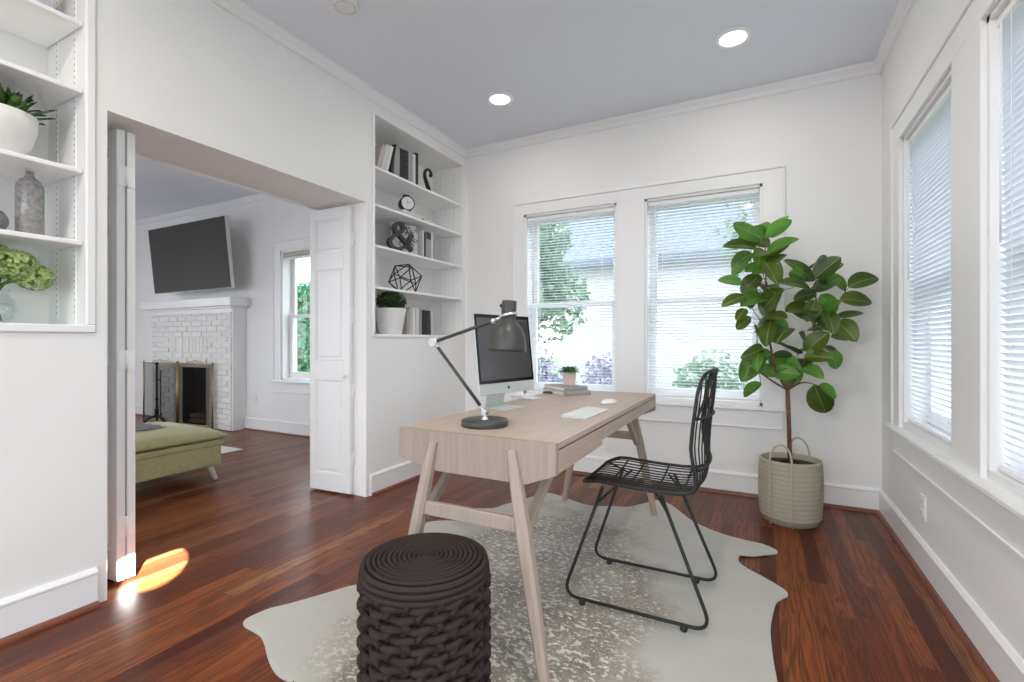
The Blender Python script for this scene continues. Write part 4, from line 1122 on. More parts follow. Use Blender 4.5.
LV = [(0.021, 3.204, 1.688, -0.137, 3.02, 1.751, 0.03), (0.03, 3.237, 1.687, 0.151, 3.238, 1.81, 0.06), (0.04, 3.183, 1.688, 0.161, 3.14, 1.764, 0.03), (0.025, 3.328, 1.705, 0.017, 3.448, 1.83, 0.078), (0.014, 3.295, 1.688, -0.119, 3.252, 1.717, 0.036), (-0.016, 3.239, 1.632, -0.201, 3.126, 1.641, 0.078), (0.035, 3.199, 1.597, 0.199, 3.169, 1.658, 0.072), (0.037, 3.208, 1.569, 0.157, 3.256, 1.655, 0.048), (-0.038, 3.28, 1.61, -0.162, 3.321, 1.539, 0.084), (-0.07, 3.258, 1.573, -0.153, 3.246, 1.479, 0.06), (0.1, 3.258, 1.512, -0.041, 3.158, 1.468, 0.096), (-0.097, 3.232, 1.426, -0.235, 3.251, 1.46, 0.06), (0.0, 3.309, 1.484, -0.099, 3.293, 1.364, 0.084), (-0.026, 3.246, 1.399, -0.054, 3.274, 1.275, 0.102), (-0.08, 3.2, 1.35, -0.202, 3.102, 1.281, 0.066), (0.011, 3.241, 1.624, -0.015, 3.176, 1.521, 0.084), (0.12, 3.38, 1.393, 0.0, 3.454, 1.374, 0.054), (-0.074, 3.21, 1.272, -0.127, 3.171, 1.2, 0.048), (-0.049, 3.289, 1.227, -0.134, 3.341, 1.156, 0.054), (-0.032, 3.292, 1.178, -0.022, 3.419, 1.048, 0.054), (0.059, 3.272, 1.362, 0.043, 3.256, 1.205, 0.102), (0.289, 3.407, 1.441, 0.124, 3.335, 1.57, 0.072), (0.287, 3.327, 1.45, 0.411, 3.296, 1.559, 0.09), (0.32, 3.461, 1.488, 0.455, 3.547, 1.554, 0.054), (0.27, 3.298, 1.372, 0.091, 3.122, 1.41, 0.078), (0.226, 3.317, 1.464, 0.156, 3.237, 1.488, 0.018), (0.468, 3.476, 1.403, 0.625, 3.533, 1.454, 0.09), (0.465, 3.569, 1.388, 0.347, 3.582, 1.508, 0.078), (0.424, 3.443, 1.33, 0.584, 3.473, 1.303, 0.09), (0.413, 3.477, 1.219, 0.558, 3.555, 1.249, 0.054), (0.317, 3.378, 1.353, 0.404, 3.419, 1.252, 0.072), (0.295, 3.36, 1.27, 0.131, 3.243, 1.25, 0.132), (0.327, 3.481, 1.313, 0.381, 3.552, 1.142, 0.09), (0.395, 3.365, 1.197, 0.484, 3.285, 1.074, 0.09), (0.384, 3.486, 1.104, 0.486, 3.608, 1.092, 0.048), (0.2, 3.296, 1.003, 0.041, 3.138, 1.08, 0.12), (0.241, 3.306, 1.015, 0.353, 3.29, 1.132, 0.126), (0.229, 3.276, 0.987, 0.37, 3.272, 0.978, 0.12), (0.185, 3.407, 0.976, 0.046, 3.472, 0.953, 0.078), (0.221, 3.396, 0.934, 0.139, 3.457, 0.786, 0.126), (0.223, 3.268, 0.923, 0.318, 3.19, 0.868, 0.066), (0.35, 3.504, 1.037, 0.463, 3.694, 0.978, 0.048), (0.371, 3.415, 1.026, 0.412, 3.467, 0.912, 0.072), (0.29, 3.411, 0.815, 0.361, 3.509, 0.638, 0.108), (0.316, 3.366, 0.825, 0.39, 3.325, 0.745, 0.036), (0.016, 3.238, 1.038, -0.104, 3.123, 0.98, 0.036), (0.011, 3.224, 1.015, -0.101, 3.193, 0.834, 0.096), (-0.005, 3.207, 1.009, -0.015, 3.11, 0.901, 0.048), (-0.015, 3.15, 0.887, -0.059, 2.992, 0.857, 0.024), (0.006, 3.294, 0.825, -0.087, 3.292, 0.732, 0.036), (0.053, 3.23, 1.192, 0.031, 3.128, 1.045, 0.078), (0.213, 3.437, 1.129, 0.242, 3.547, 1.029, 0.078), (0.157, 3.269, 1.157, 0.081, 3.117, 1.063, 0.078), (0.27, 3.299, 1.191, 0.194, 3.127, 1.22, 0.06), (0.07, 3.308, 1.588, 0.118, 3.332, 1.443, 0.024), (0.026, 3.171, 1.541, 0.091, 3.104, 1.396, 0.084), (0.289, 3.344, 1.322, 0.242, 3.321, 1.192, 0.084), (0.344, 3.35, 1.262, 0.376, 3.288, 1.114, 0.072)]  # leaf bases, tips and widths converted from image pixels, depth offsets random
O = Vector((.16, 3.32, .34))
mb = MB()
def br(p, r0, r1):
    p = [Vector(q)-O for q in p]; p = fillet(p, .03, 3) if len(p) > 2 else p
    mb.tube(p, [r0+(r1-r0)*i/(len(p)-1) for i in range(len(p))], 8)
br([(.16, 3.323, .345), (.155, 3.32, .547), (.149, 3.317, .727), (.147, 3.316, .80)], .0125, .0115)
mb.build('trunk', M['bark'], t)
mb = MB()
br([(.147, 3.316, .787), (.08, 3.281, .829), (.027, 3.254, .87), (-.005, 3.238, .9), (-.016, 3.232, 1.014)], .006, .003)
br([(.147, 3.312, .790), (.120, 3.30, .83), (.085, 3.284, .906), (.054, 3.268, 1.056), (.043, 3.262, 1.206), (.032, 3.257, 1.445), (.027, 3.254, 1.697)], .0095, .003)
br([(.149, 3.317, .787), (.197, 3.342, .823), (.245, 3.366, .835), (.298, 3.394, .817)], .006, .0025)
br([(.149, 3.320, .79), (.175, 3.33, .83), (.213, 3.35, .918), (.277, 3.383, 1.056), (.293, 3.391, 1.176), (.298, 3.394, 1.325), (.298, 3.394, 1.463)], .0090, .003)
br([(.048, 3.265, 1.146), (-.021, 3.229, 1.236), (-.064, 3.207, 1.325)], .003, .002); br([(.038, 3.259, 1.337), (-.016, 3.232, 1.397), (-.08, 3.199, 1.427)], .003, .002)
br([(.293, 3.391, 1.194), (.362, 3.427, 1.218), (.415, 3.454, 1.296), (.458, 3.476, 1.385)], .004, .002); br([(.288, 3.388, 1.146), (.245, 3.366, 1.385), (.213, 3.35, 1.421)], .003, .002)
br([(.293, 3.391, 1.116), (.373, 3.432, 1.176), (.415, 3.454, 1.218)], .003, .002)
mb.build('branches', M['bark'], t)
rnd = random.Random(3); mb = MB()
stems = [Vector(p) for p in [(.147, 3.316, .8), (.12, 3.30, .83), (.085, 3.284, .906), (.054, 3.268, 1.056), (.043, 3.262, 1.206), (.035, 3.257, 1.33), (.032, 3.257, 1.445), (.028, 3.254, 1.57), (.027, 3.254, 1.69), (.213, 3.35, .918), (.277, 3.383, 1.056), (.293, 3.391, 1.176), (.298, 3.394, 1.325), (.298, 3.394, 1.463), (-.005, 3.238, .9), (-.016, 3.232, 1.01), (.298, 3.394, .817), (.245, 3.366, .835), (-.064, 3.207, 1.325), (-.08, 3.199, 1.427), (.458, 3.476, 1.385), (.415, 3.454, 1.296), (.213, 3.35, 1.421), (.415, 3.454, 1.218), (.18, 3.33, .85), (.16, 3.32, .82)]]
for q in range(34):   # smaller leaves filling the crown round the stems
    s = stems[rnd.choice([2, 3, 4, 5, 6, 7, 8, 10, 11, 12, 13, 9])]; a = rnd.uniform(0, 2*PI); el = rnd.uniform(-.5, .8); Lq = rnd.uniform(.12, .18)
    b = s+Vector((rnd.uniform(-.02, .02), rnd.uniform(-.02, .02), rnd.uniform(-.06, .06))); e = b+Vector((math.cos(a)*math.cos(el), math.sin(a)*math.cos(el), math.sin(el)))*Lq
    LV.append((*b, *e, rnd.uniform(.07, .10)))
for i, (x0, y0, z0, x1, y1, z1, w) in enumerate(LV):
    b, e = Vector((x0, y0, z0)), Vector((x1, y1, z1)); d = e-b; L = d.length
    toward = Vector((-.05, -.80, .55)).normalized(); toward = (toward+Vector((rnd.uniform(-.35, .35), rnd.uniform(-.3, .3), rnd.uniform(-.3, .3)))).normalized()
    dn = d.normalized(); nrm = (toward-dn*toward.dot(dn)).normalized(); side = dn.cross(nrm)
    if w < .045:   # seen nearly edge-on: swing the blade round to lie flat
        w2 = .075; ang = math.acos(min(1, w/w2))*(1 if rnd.random() < .5 else -1); side = side*math.cos(ang)+nrm*math.sin(ang); nrm = side.cross(dn); w = w2
        if nrm.z < 0: nrm = -nrm
    w = min(w*1.3, max(L, .10)*.70)
    N = 12; rows = []; droop = rnd.uniform(.02, .10)*L
    for q in range(N+1):
        s = q/N; c = b+d*s+nrm*(droop*math.sin(PI*s)*1.2)
        hw_ = w/2*(math.sin(PI*min(1, s**.85*.97+.03))**.62)*(1 if s < 1 else 0)
        if q == 0: hw_ = w*.06
        if q == N: hw_ = .0006
        lift = hw_*.28
        rows.append([c-side*hw_+nrm*lift, c-side*hw_*.55+nrm*lift*.35, c-side*.0016, c+side*.0016, c+side*hw_*.55+nrm*lift*.35, c+side*hw_+nrm*lift])
    vv = [[mb.bm.verts.new(p-O) for p in r] for r in rows]
    mt = rnd.choice([0, 0, 1, 1, 1]) if z0 > .95 else rnd.choice([0, 0, 2, 1])
    if z0 > 1.66: mt = rnd.choice([0, 2, 2])
    for A, B in zip(vv, vv[1:]):
        for k in range(5):
            mb.mi = 3 if k == 2 else mt
            f = mb.face([A[k], A[k+1], B[k+1], B[k]]); f and setattr(f, 'smooth', True)
    s = min(stems, key=lambda p: (p-b).length)
    if (s-b).length < .25:
        stalk = MB(); stalk.tube([s-O, (s+b)/2-O-Vector((0, 0, .008)), b-O+d*.03], [.0022, .0018, .0015], 6); stalk.build('leaf_stalk', M['bark'], t)
mb.build('foliage', [M['leaf_a'], M['leaf_b'], M['leaf_c'], M['vein']], t)

# ------------------------------------------------------------------ right bookcase contents (spines face the room, +x)
S1, S2, S3, S4, S5 = 2.328, 2.062, 1.768, 1.472, 1.13
XS = -2.475  # shelf item positions below worked out from image pixels near this plane
g = 'books on the top shelf of the right bookcase'
for i, (y, th, h, lean, cov, lb) in enumerate([
    (2.665, .034, .21, -.33, 'bk_blush', 'blush book leaning at the far left end of the top shelf'),
    (2.708, .038, .225, -.31, 'bk_light', 'pale grey book leaning second from the left on the top shelf'),
    (2.752, .036, .235, -.29, 'pages', 'cream book leaning third from the left on the top shelf'),
    (2.800, .018, .262, -.25, 'bk_black', 'thin black book leaning against the upright books on the top shelf'),
    (2.873, .062, .235, -.03, 'bk_grey', 'thick grey book just right of the leaning books on the top shelf'),
    (2.932, .050, .245, 0, 'bk_black', 'thick black book, left of the two black ones mid top shelf'),
    (2.984, .050, .250, 0, 'bk_strip', 'black speckled book, right of the two black ones mid top shelf'),
    (3.036, .048, .255, 0, 'bk_grey', 'mid grey book right of the black pair on the top shelf'),
    (3.082, .036, .255, 0, 'bk_light', 'white book next to the last black book on the top shelf'),
    (3.119, .030, .278, 0, 'bk_black', 'tall thin black book ending the row on the top shelf')]):
    book(lb, (XS, y, S1), 0, th, h, .17, cov, g, lean)
# hooked black sculpture
t = thing('hook_sculpture', 'black curved hook sculpture standing on the top shelf beside the books', 'sculpture', (-2.50, 3.27, S1))
mb = MB(); pts = [(0, .055, 0), (0, .035, .04), (0, .005, .09), (0, -.018, .13), (0, -.020, .165), (0, .0, .195), (0, .035, .208), (0, .065, .195), (0, .075, .172), (0, .062, .158)]
pts = fillet(pts, .03, 4); n = len(pts)
mb.tube(pts, [.020-.008*min(1, i/(n*.5)) for i in range(n)], 10); mb.build('hook', M['bk_black'], t)
mb = MB(); mb.ball((0, .064, .166), .016, 12); mb.box((-.03, .02, 0), (.03, .085, .008), .002); mb.build('base_and_tip', M['bk_black'], t)
# flat books + alarm clock
g = 'two flat books on the second shelf'
t = book('lower pale patterned book lying flat under the alarm clock', (-2.47, 2.93, S2), 0, .022, .40, .2, 'bk_print', g); t.rotation_euler = (-PI/2, 0, 0); t.location = (-2.455, 2.92, S2+.0125)
t = book('upper white book lying flat directly under the alarm clock', (-2.47, 2.95, S2), 0, .018, .34, .17, 'bk_light', g); t.rotation_euler = (-PI/2, 0, 0); t.location = (-2.46, 2.93, S2+.034)
zc = S2+.0435
t = thing('alarm_clock', 'round black alarm clock with a white face on the stacked books', 'clock', (-2.52, 3.04, zc+.072), math.radians(-32)); t.scale = (1.1, 1.1, 1.1)
mb = MB(); mb.lathe([(0, -.045), (.040, -.043), (.052, -.033), (.054, 0), (.054, .030), (.050, .036), (.047, .034), (.047, .030), (0, .030)], seg=36, rot=(0, PI/2, 0)); mb.build('case', M['bk_black'], t)
mb = MB(); mb.lathe([(0, .031), (.046, .031)], seg=36, rot=(0, PI/2, 0)); mb.build('dial', M['cl_face'], t)
mb = MB()
for a, L in ((.6, .030), (2.3, .022)): mb.box((.0315, -.0014, -.002), (.0325, .0014, L)); 
for k in range(12):
    a = PI/6*k; mb.box((.0314, .040*math.cos(a)-.0012, .040*math.sin(a)-.0012), (.0322, .040*math.cos(a)+.0012, .040*math.sin(a)+.0012))
mb.tube([(.032, 0, 0), (.032, .024, .012)], .0012, 4)
mb.build('hands', M['bk_black'], t)
mb = MB(); mb.box((-.02, -.020, .054), (.015, .020, .064), .003); mb.tube([(0, -.028, .050), (0, -.020, .066), (0, .020, .066), (0, .028, .050)], .003, 6); mb.build('alarm_bell', M['bk_black'], t)
for s in (-1, 1):
    mb = MB(); mb.tube([(0, s*.028, -.044), (0, s*.036, -.066)], .005, 8); mb.build('foot', M['bk_black'], t)
# ampersand
t = thing('ampersand_sculpture', 'black ampersand shaped sculpture standing on the third shelf', 'sculpture', (-2.47, 2.90, S3), math.radians(-20))
amp = [(.105, .003), (.060, .045), (.010, .098), (-.035, .135), (-.050, .165), (-.030, .200), (.010, .203), (.030, .175), (.015, .140), (-.030, .110), (-.078, .080), (-.092, .045), (-.070, .010), (-.020, .002), (.035, .020), (.075, .060), (.092, .105), (.105, .130)]
pts = fillet([(0, a, b+.016) for a, b in amp], .03, 4)
mb = MB(); n = len(pts)
# flat band of lettering depth
ring = []
for i, p in enumerate(pts):
    q0, q1 = pts[max(0, i-1)], pts[min(n-1, i+1)]; tg = (Vector(q1)-Vector(q0)).normalized(); nr = Vector((0, -tg.z, tg.y)); w = .0085+.0060*abs(tg.z)
    ring.append([mb.bm.verts.new(Vector(p)+nr*w+Vector((dx, 0, 0))) for dx in (-.022, .022)]+[mb.bm.verts.new(Vector(p)-nr*w+Vector((dx, 0, 0))) for dx in (.022, -.022)])
for A, B in zip(ring, ring[1:]):
    for k in range(4): mb.face([A[k], A[(k+1) % 4], B[(k+1) % 4], B[k]])
mb.face(ring[0]); mb.face(ring[-1][::-1]); mb.build('letter_band', M['charcoal'], t)
g = 'books on the third shelf of the right bookcase'
t = book('large printed black and white book behind the ampersand', (-2.60, 3.0, S3), math.radians(8), .030, .255, .24, 'bk_print', g); t.location = (-2.52, 3.17, S3); t.rotation_euler = (0, 0, math.radians(72))
for i, (y, th, h, cov, lb) in enumerate([(3.20, .020, .225, 'bk_light', 'narrow white book first after the printed book on the third shelf'), (3.222, .020, .215, 'bk_black', 'narrow black book after the white one on the third shelf'),
    (3.268, .068, .230, 'bk_grey', 'thick grey book with a dark top band on the third shelf'), (3.321, .032, .235, 'bk_light', 'pale book right of the thick grey one on the third shelf'), (3.350, .022, .228, 'bk_grey', 'slim grey book ending the row on the third shelf')]):
    b = book(lb, (XS, y, S3), 0, th, h, .16, cov, g)
    if th > .06:
        mb = MB(); mb.box((.0028, -.031, .165), (.0042, .031, .222)); mb.build('spine_band', M['bk_dark'], b)
# icosahedron
t = thing('geometric_sculpture', 'black wire polyhedron sculpture on the fourth shelf', 'sculpture', (-2.565, 3.08, S4)); t.scale = (1.06, 1.06, 1.06)
ph = (1+5**.5)/2; V0 = [Vector(v).normalized()*.128 for v in [(0, 1, ph), (0, -1, ph), (0, 1, -ph), (0, -1, -ph), (1, ph, 0), (-1, ph, 0), (1, -ph, 0), (-1, -ph, 0), (ph, 0, 1), (-ph, 0, 1), (ph, 0, -1), (-ph, 0, -1)]]
R = Matrix.Rotation(math.radians(37.38), 3, 'X') @ Matrix.Rotation(.0, 3, 'Y'); R = Matrix.Rotation(.5, 3, 'Z') @ Matrix.Rotation(math.radians(20.9), 3, 'Y')
V1 = [R @ v for v in V0]; zm = min(v.z for v in V1)
el = min((V1[i]-V1[j]).length for i in range(12) for j in range(i))
mb = MB()
for i in range(12):
    for j in range(i):
        if (V1[i]-V1[j]).length < el*1.05: mb.tube([V1[i]-Vector((0, 0, zm-.004)), V1[j]-Vector((0, 0, zm-.004))], .0042, 6)
mb.build('wire_frame', M['bk_black'], t)
mb = MB()
for v in V1: mb.ball(v-Vector((0, 0, zm-.004)), .0052, 8)
mb.build('joints', M['bk_black'], t)
# bottom shelf: pot and books
t = thing('potted_boxwood', 'clipped dark green bush in a white tapered pot at the bookcase bottom', 'potted plant', (-2.52, 2.855, S5))
mb = MB(); mb.lathe([(0, 0), (.082, 0), (.085, .004), (.118, .190), (.119, .198), (.113, .198), (.108, .180), (0, .178)], seg=40); mb.build('pot', M['whitepot'], t)
mb = MB(); mb.lathe([(0, .186), (.109, .182)], seg=30); mb.build('soil', M['soil'], t)
def leafball(mb, c, rx, rz, n, size, rnd, jit=.12):
    for k in range(n):
        d = Vector((rnd.gauss(0, 1), rnd.gauss(0, 1), rnd.gauss(0, 1))).normalized(); r = 1-abs(rnd.gauss(0, jit))*1.2
        p = Vector((d.x*rx*r, d.y*rx*r, d.z*rz*r))*(1+.10*noise.noise(d*4))+Vector(c)
        s = size*rnd.uniform(.6, 1.2); a = (d+Vector((rnd.gauss(0, .6), rnd.gauss(0, .6), rnd.gauss(0, .6)))).normalized(); u = a.orthogonal().normalized(); u = Matrix.Rotation(rnd.uniform(0, 6.3), 3, a) @ u; w = a.cross(u)
        vs = [mb.bm.verts.new(p+q) for q in (-u*s, w*s*.5, u*s, -w*s*.5)]; mb.face(vs)
rnd = random.Random(12)
mb = MB(); leafball(mb, (0, .003, .252), .116, .080, 1900, .011, rnd, .25); mb.build('foliage', M['boxwood'], t)
g = 'books on the bottom shelf of the right bookcase'
for y, th, h, lean, cov, lb in [(3.006, .030, .200, 0, 'bk_taupe', 'taupe book partly behind the white pot on the bottom shelf'), (3.042, .036, .215, 0, 'bk_blush', 'blush book just right of the white pot on the bottom shelf'), (3.078, .030, .220, 0, 'pages', 'cream book between blush and pale books on the bottom shelf'),
    (3.122, .044, .215, 0, 'bk_light', 'pale grey book right of the cream one on the bottom shelf'), (3.165, .030, .218, 0, 'bk_grey', 'grey book just left of the black books on the bottom shelf'),
    (3.212, .050, .208, 0, 'bk_black', 'thick black book, left of the two on the bottom shelf'), (3.272, .058, .205, 0, 'bk_strip', 'dark speckled book, right of the two black ones on the bottom shelf'), (3.330, .026, .200, .12, 'bk_light', 'thin white book leaning at the right end of the bottom shelf')]:
    book(lb, (XS, y, S5), 0, th, h, .16, cov, g, lean)

# ------------------------------------------------------------------ left bookcase contents
t = thing('agave_bowl', 'spiky green succulent in a white bowl on the left bookcase', 'potted plant', (-2.58, .715, 1.774))
mb = MB(); mb.lathe([(0, 0), (.055, 0), (.078, .012), (.108, .06), (.124, .125), (.127, .172), (.121, .172), (.114, .150), (0, .150)], seg=44); mb.build('bowl', M['whitepot'], t)
mb = MB(); mb.lathe([(0, .160), (.116, .154)], seg=30); mb.build('soil', M['soil'], t)
rnd = random.Random(21); mb = MB()
for dx, dy in ((0, .055), (0, -.04), (.04, .02), (-.03, .01)): rosette(mb, (dx, dy, .150), 9, .150, .034, (.55, 1.4), rnd, .008, .08)
mb.build('foliage', M['aloe'], t)
t = thing('textured_bottle', 'grey textured glass bottle with a narrow neck on the left bookcase', 'vase', (-2.56, .815, 1.484))
mb = MB(); prof = [(0, 0), (.038, 0), (.042, .005), (.042, .195), (.040, .210), (.030, .228), (.017, .240), (.0125, .250), (.0125, .262)]
mb.lathe(prof, seg=36); mb.build('body', M['bottle'], t)
mb = MB(); mb.lathe([(.0125, .262), (.016, .265), (.016, .274), (.0125, .278), (.009, .278), (.009, .262)], seg=24); mb.lathe([(.0135, .240), (.0145, .246), (.0135, .250)], seg=24); mb.build('lip', M['vase'], t)
t = thing('ceramic_ball', 'grey speckled ceramic ball at the left picture edge on the bookcase', 'ornament', (-2.56, .705, 1.484))
mb = MB(); mb.lathe([(.0, .001)]+[(.049*math.sin(PI*q/18), .049-.049*math.cos(PI*q/18)) for q in range(1, 18)]+[(0, .098)], seg=28); mb.build('ball_body', M['stone'], t)
mb = MB(); mb.lathe([(.012, .0955), (.010, .1), (.006, .099)], seg=16); mb.build('rim', M['stone'], t)
t = thing('hydrangea_vase', 'green hydrangea blooms in a round clear glass vase on the left bookcase', 'flower vase', (-2.57, .715, NL[2]))
mb = MB(); mb.lathe([(0, .0), (.035, .0), (.058, .018), (.067, .05), (.060, .085), (.044, .108), (.040, .118), (.047, .130), (.044, .130), (.037, .118), (.041, .106), (.056, .084), (.063, .05), (.054, .02), (.03, .006), (0, .006)], seg=36); mb.build('glass_bowl', M['vase'], t)
mb = MB(); mb.lathe([(0, .008), (.028, .009), (.050, .022), (.059, .05), (.054, .078), (0, .080)], seg=32); mb.build('water', M['water'], t)
rnd = random.Random(33)
mb = MB()
for a, r in ((.2, .02), (1.7, .025), (3., .02), (4.2, .018), (5.3, .022)): mb.tube([(r*math.cos(a), r*math.sin(a), .012), (.008*math.cos(a+1), .008*math.sin(a+1), .10), (.05*math.cos(a), .06*math.sin(a), .20)], .003, 6)
mb.build('stems', M['leaf_b'], t)
for c, r in (((.0, -.01, .235), .082), ((.035, .105, .185), .058), ((.05, .045, .225), .066), ((.03, -.10, .20), .065), ((-.05, .04, .23), .06)):
    mb = MB()
    for k in range(330):
        d = Vector((rnd.gauss(0, 1), rnd.gauss(0, 1), rnd.gauss(.25, 1))).normalized(); p = Vector(c)+Vector((d.x*r, d.y*r, d.z*r*.85)); u = d.orthogonal().normalized(); u = Matrix.Rotation(rnd.uniform(0, 6), 3, d) @ u; w = d.cross(u); s = .0068*rnd.uniform(.8, 1.2)
        for sg1, sg2 in ((u, w), (w, -u), (-u, -w), (-w, u)):
            q = (sg1+sg2)*.5
            vs = [mb.bm.verts.new(p), mb.bm.verts.new(p+sg1*s*.9+d*.001), mb.bm.verts.new(p+(sg1+sg2)*s*.95+d*.003), mb.bm.verts.new(p+sg2*s*.9+d*.001)]; mb.face(vs)
    mb.build('flower_head', M['hyd'], t)
mb = MB()
for a in (.9, 1.9, -.7, 3.3): 
    d = Vector((math.cos(a), math.sin(a), 0)); sd = Vector((-d.y, d.x, 0)); rows = []
    for q in range(8):
        s = q/7; p = d*(.02+.085*s)+Vector((0, 0, .138+.025*math.sin(s*2.4))); w = .026*math.sin(PI*min(1, s*.95+.05))
        rows.append([mb.bm.verts.new(p-sd*w+Vector((0, 0, .008))), mb.bm.verts.new(p), mb.bm.verts.new(p+sd*w+Vector((0, 0, .008)))])
    for A, B in zip(rows, rows[1:]):
        for k in range(2): mb.face([A[k], A[k+1], B[k+1], B[k]])
mb.build('foliage', M['leaf_a'], t)
t = thing('shelf_box', 'lavender grey box with a dark corner on the highest visible left shelf', 'box', (-2.60, .84, 2.367))
mb = MB(); mb.box((-.06, -.04, 0), (.06, .042, .15), .003); mb.build('box_body', principled('lavender card', (.52, .50, .58), .6), t)
mb = MB(); mb.box((-.062, -.043, .13), (.062, .045, .165), .003); mb.build('box_lid', M['bk_dark'], t)

# ------------------------------------------------------------------ outside
mb = MB(); mb.box((-40, YB+.2, -.62), (30, 45, -.60)); o = mb.build('lawn', M['lawn']); struct(o)
mb = MB(); mb.box((-14, 9.5, -.60), (12, 13.2, -.575)); o = mb.build('driveway', M['drive']); struct(o)
t = thing('neighbor_house', 'white house with a blue grey roof edge seen through the left back window', 'house', (-1.5, 17, -.6))
mb = MB(); mb.box((-4.2, -2.6, 0), (6, 3, 4.0)); mb.build('walls', M['siding'], t)
mb = MB(); mb.prism([(-3.2, 3.9), (0, 6.4), (3.6, 3.9), (3.6, 4.05), (0, 6.6), (-3.2, 4.12)], 10.9, 'X', -4.5)
mb.build('roof', M['roof'], t)
for x in (3.6,):
    mb = MB(); mb.box((x-.5, -2.66, 1.0), (x+.5, -2.6, 2.3), .01); w = mb.build('window_frame', M['trim'], t)
    mb = MB(); mb.box((x-.42, -2.67, 1.08), (x+.42, -2.655, 2.22)); mb.build('window_pane', M['dkglass'], w)
def tree(label, loc, h, crown, n, size, mat='extleaf', seed=1, name='garden_tree', cat='tree', group=None):
    r = random.Random(seed); t = thing(name, label, cat, loc, group=group)
    mb = MB(); mb.tube([(0, 0, 0), (.05, .02, h*.4), (0, 0, h*.75)], [.16*h/5, .12*h/5, .05*h/5], 10)
    for k in range(6):
        a = k*1.05; mb.tube([(0, 0, h*(.4+.05*k)), (math.cos(a)*crown*.5, math.sin(a)*crown*.5, h*(.62+.04*k))], [.05*h/5, .015*h/5], 6)
    mb.build('trunk', M['bark'], t)
    mb = MB()
    for k in range(9):
        a = r.uniform(0, 6.3); q = r.uniform(.1, .6); leafball(mb, (math.cos(a)*crown*q, math.sin(a)*crown*q, h*(.68+r.uniform(-.2, .22))), crown*.55, crown*.42, n//9, size, r, .3)
    mb.build('foliage', M[mat], t); return t
tree('broad green garden tree seen through the left side of the left back window', (-4.9, 10.4, -.6), 4.6, 2.1, 4200, .13, seed=3, group=None)
tree('pale garden tree seen through the upper right back window', (1.5, 11.5, -.6), 6.2, 2.3, 2400, .16, seed=5)
def shrub(label, loc, rx, h, n, size, mat, seed):
    r = random.Random(seed); t = thing('garden_shrub', label, 'shrub', loc)
    mb = MB()
    for k in range(5): mb.tube([(0, 0, 0), (math.cos(k*1.3)*rx*.5, math.sin(k*1.3)*rx*.4, h*.6)], [.02, .008], 6)
    mb.build('stems', M['bark'], t)
    mb = MB(); leafball(mb, (0, 0, h*.56), rx, h*.5, n, size, r, .3); mb.build('foliage', M[mat], t); return t
for i, (x, y, rx, h, mt, lb) in enumerate([(-2.75, 5.9, .55, 1.3, 'lav', 'mauve shrub outside below the left back window, behind the monitor'), (-1.62, 5.9, .55, 1.3, 'lav', 'mauve shrub outside below the left back window, behind the small pot'),
    (-.48, 5.9, .55, 1.28, 'extleaf', 'green shrub outside the right back window, left of its centre'), (.66, 5.9, .55, 1.42, 'lav', 'mauve shrub outside the right back window, behind the rubber plant'), (-3.95, 5.9, .55, 1.35, 'extleaf', 'green shrub outside the left back window at its left edge')]):
    shrub(lb, (x, y, -.6), rx, h+.22, 1700, .055, mt, 40+i)
# tall clipped hedge beyond the living room window
t = thing('garden_hedge', 'tall bright green ivy hedge outside the living room window', 'hedge', (-8.6, 7.2, -.6))
mb = MB(); mb.box((-2.6, .1, 0), (2.4, .55, 2.9)); mb.build('inner_growth', M['leaf_b'], t)
r = random.Random(77); mb = MB()
for k in range(5200):
    p = Vector((r.uniform(-2.7, 2.5), r.gauss(.02, .06), r.uniform(0, 3.02))); a = Vector((r.gauss(0, .5), -1, r.gauss(.2, .5))).normalized(); u = a.orthogonal().normalized(); u = Matrix.Rotation(r.uniform(0, 6), 3, a) @ u; w = a.cross(u); s = r.uniform(.035, .075)
    mb.face([mb.bm.verts.new(p+q) for q in (-u*s, w*s*.6, u*s, -w*s*.6)])
mb.build('foliage', M['hedge'], t)
# neighbour wall past the right windows
mb = MB(); mb.box((XR+.2, -12, -.62), (30, YB+.2, -.60)); struct(mb.build('side_lawn', M['lawn']))
t = thing('side_house', 'pale blue grey house wall glimpsed through the right hand blinds', 'house', (5.2, 4.0, -.6))
mb = MB(); mb.box((0, -9, 0), (4, 5, 3.6))
for k in range(24): mb.prism([(-.012, k*.15), (-.02, k*.15), (-.002, k*.15+.15), (0, k*.15+.15)], 14, 'Y', -9)
mb.build('walls', M['siding_b'], t)
mb = MB(); mb.box((-.4, -9.3, 3.6), (4.4, 5.3, 3.75)); mb.build('roof', M['roof'], t)
for y in (-3.2, .2, 3.2):
    mb = MB(); mb.box((-.05, y-.45, 1.0), (.0, y+.45, 2.5), .01); w = mb.build('window_frame', M['trim'], t)
    mb = MB(); mb.box((-.06, y-.36, 1.08), (-.045, y+.36, 2.42)); mb.build('window_pane', M['dkglass'], w)
mb = MB(); mb.box((-30, -30, -.62), (30, YF-.2, -.60)); struct(mb.build('rear_lawn', M['drive']))

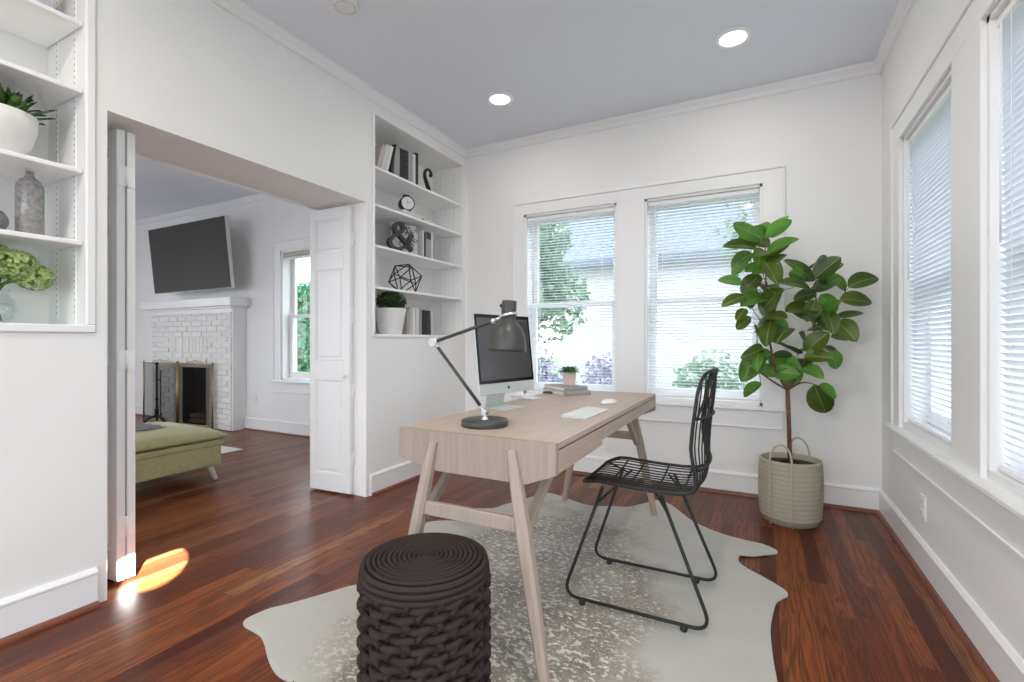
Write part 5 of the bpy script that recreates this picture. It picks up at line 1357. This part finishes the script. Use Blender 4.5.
# ------------------------------------------------------------------ light
w = bpy.data.worlds.new('daylight'); SC.world = w; w.use_nodes = True
nt = w.node_tree; bg = nt.nodes['Background']; bg.inputs[0].default_value = (.87, .93, 1.0, 1); bg.inputs[1].default_value = WORLD
def area(name, loc, rot, sx, sy, power, col=(1, 1, 1), portal=False, disk=False, spread=PI):
    l = bpy.data.lights.new(name, 'AREA'); l.energy = power; l.color = col; l.shape = 'DISK' if disk else 'RECTANGLE'; l.size = sx
    if not disk: l.size_y = sy
    l.spread = spread
    if portal: l.cycles.is_portal = True
    o = bpy.data.objects.new(name, l); COL.objects.link(o); o.location = loc; o.rotation_euler = rot; return o
for x, y, p in ((-.138, 3.054, LAMP*.2), (-1.671, 3.052, LAMP*.2), (-.138, .9, LAMP*1.2), (-1.671, .1, LAMP*1.2)):  # last two are unseen lamps added as fill
    area('recessed_lamp', (x, y, ZC-.012), (0, 0, 0), .13, .13, p, (1, .91, .80), disk=True)
for x, y in ((-4.6, 1.2), (-7.0, 1.2)):  # unseen lamps added to brighten the living room
    area('recessed_lamp', (x, y, ZC-.012), (0, 0, 0), .13, .13, LAMP*LRF, (1, .94, .88), disk=True)
def port(hole, axis, a, out):
    cx_, cz_ = (hole[0]+hole[1])/2, (hole[2]+hole[3])/2; sx, sz = hole[1]-hole[0], hole[3]-hole[2]
    if axis == 'Y': area('window_portal', (cx_, a, cz_), (PI/2 if out < 0 else -PI/2, 0, 0), sx, sz, 1, portal=True)
    else: area('window_portal', (a, cx_, cz_), (0, (PI/2 if out > 0 else -PI/2), 0), sz, sx, 1, portal=True)
port(W1, 'Y', YB+.19, 1); port(W2, 'Y', YB+.19, 1); port(WL, 'Y', YB+.19, 1); port(R1, 'X', XR+.19, 1); port(R2, 'X', XR+.19, 1); port(R0, 'X', XR+.19, 1)
port(RF, 'Y', YF-.19, -1); port(LF, 'Y', YF-.19, -1); port(LS, 'X', LX-.19, -1)
# unseen narrow spot lamp standing in for the sun, added to light the doorway
tgt = Vector((-2.45, 1.183, .07)); src = tgt+Vector((.66*6, -.75*6, 3.4))
d = tgt-src
sp = bpy.data.lights.new('sun_standin_spot', 'SPOT'); sp.energy = 170000; sp.color = (1, .97, .93); sp.spot_size = math.radians(1.3); sp.spot_blend = .08; sp.shadow_soft_size = .012
so = bpy.data.objects.new('sun_standin_spot', sp); COL.objects.link(so); src = tgt+Vector((.80*9, -.60*9, .55*9)); so.location = src; so.rotation_euler = (tgt-src).to_track_quat('-Z', 'Y').to_euler()
# ------------------------------------------------------------------ camera
cam = bpy.data.cameras.new('camera'); cam.sensor_width = 36; cam.lens = 481.0/1024*36; cam.clip_start = .05
co = bpy.data.objects.new('camera', cam); COL.objects.link(co); co.location = (0, 0, 1.08); co.rotation_euler = (PI/2, 0, math.radians(27.27))
SC.camera = co
SC.view_settings.view_transform = 'Standard'; SC.view_settings.look = 'None'; SC.view_settings.gamma = 1; SC.view_settings.use_curve_mapping = False
SC.view_settings.exposure = EXPO
SC.cycles.use_denoising = True; SC.cycles.max_bounces = 12; SC.cycles.diffuse_bounces = 8; SC.cycles.transparent_max_bounces = 16; SC.cycles.sample_clamp_indirect = 6
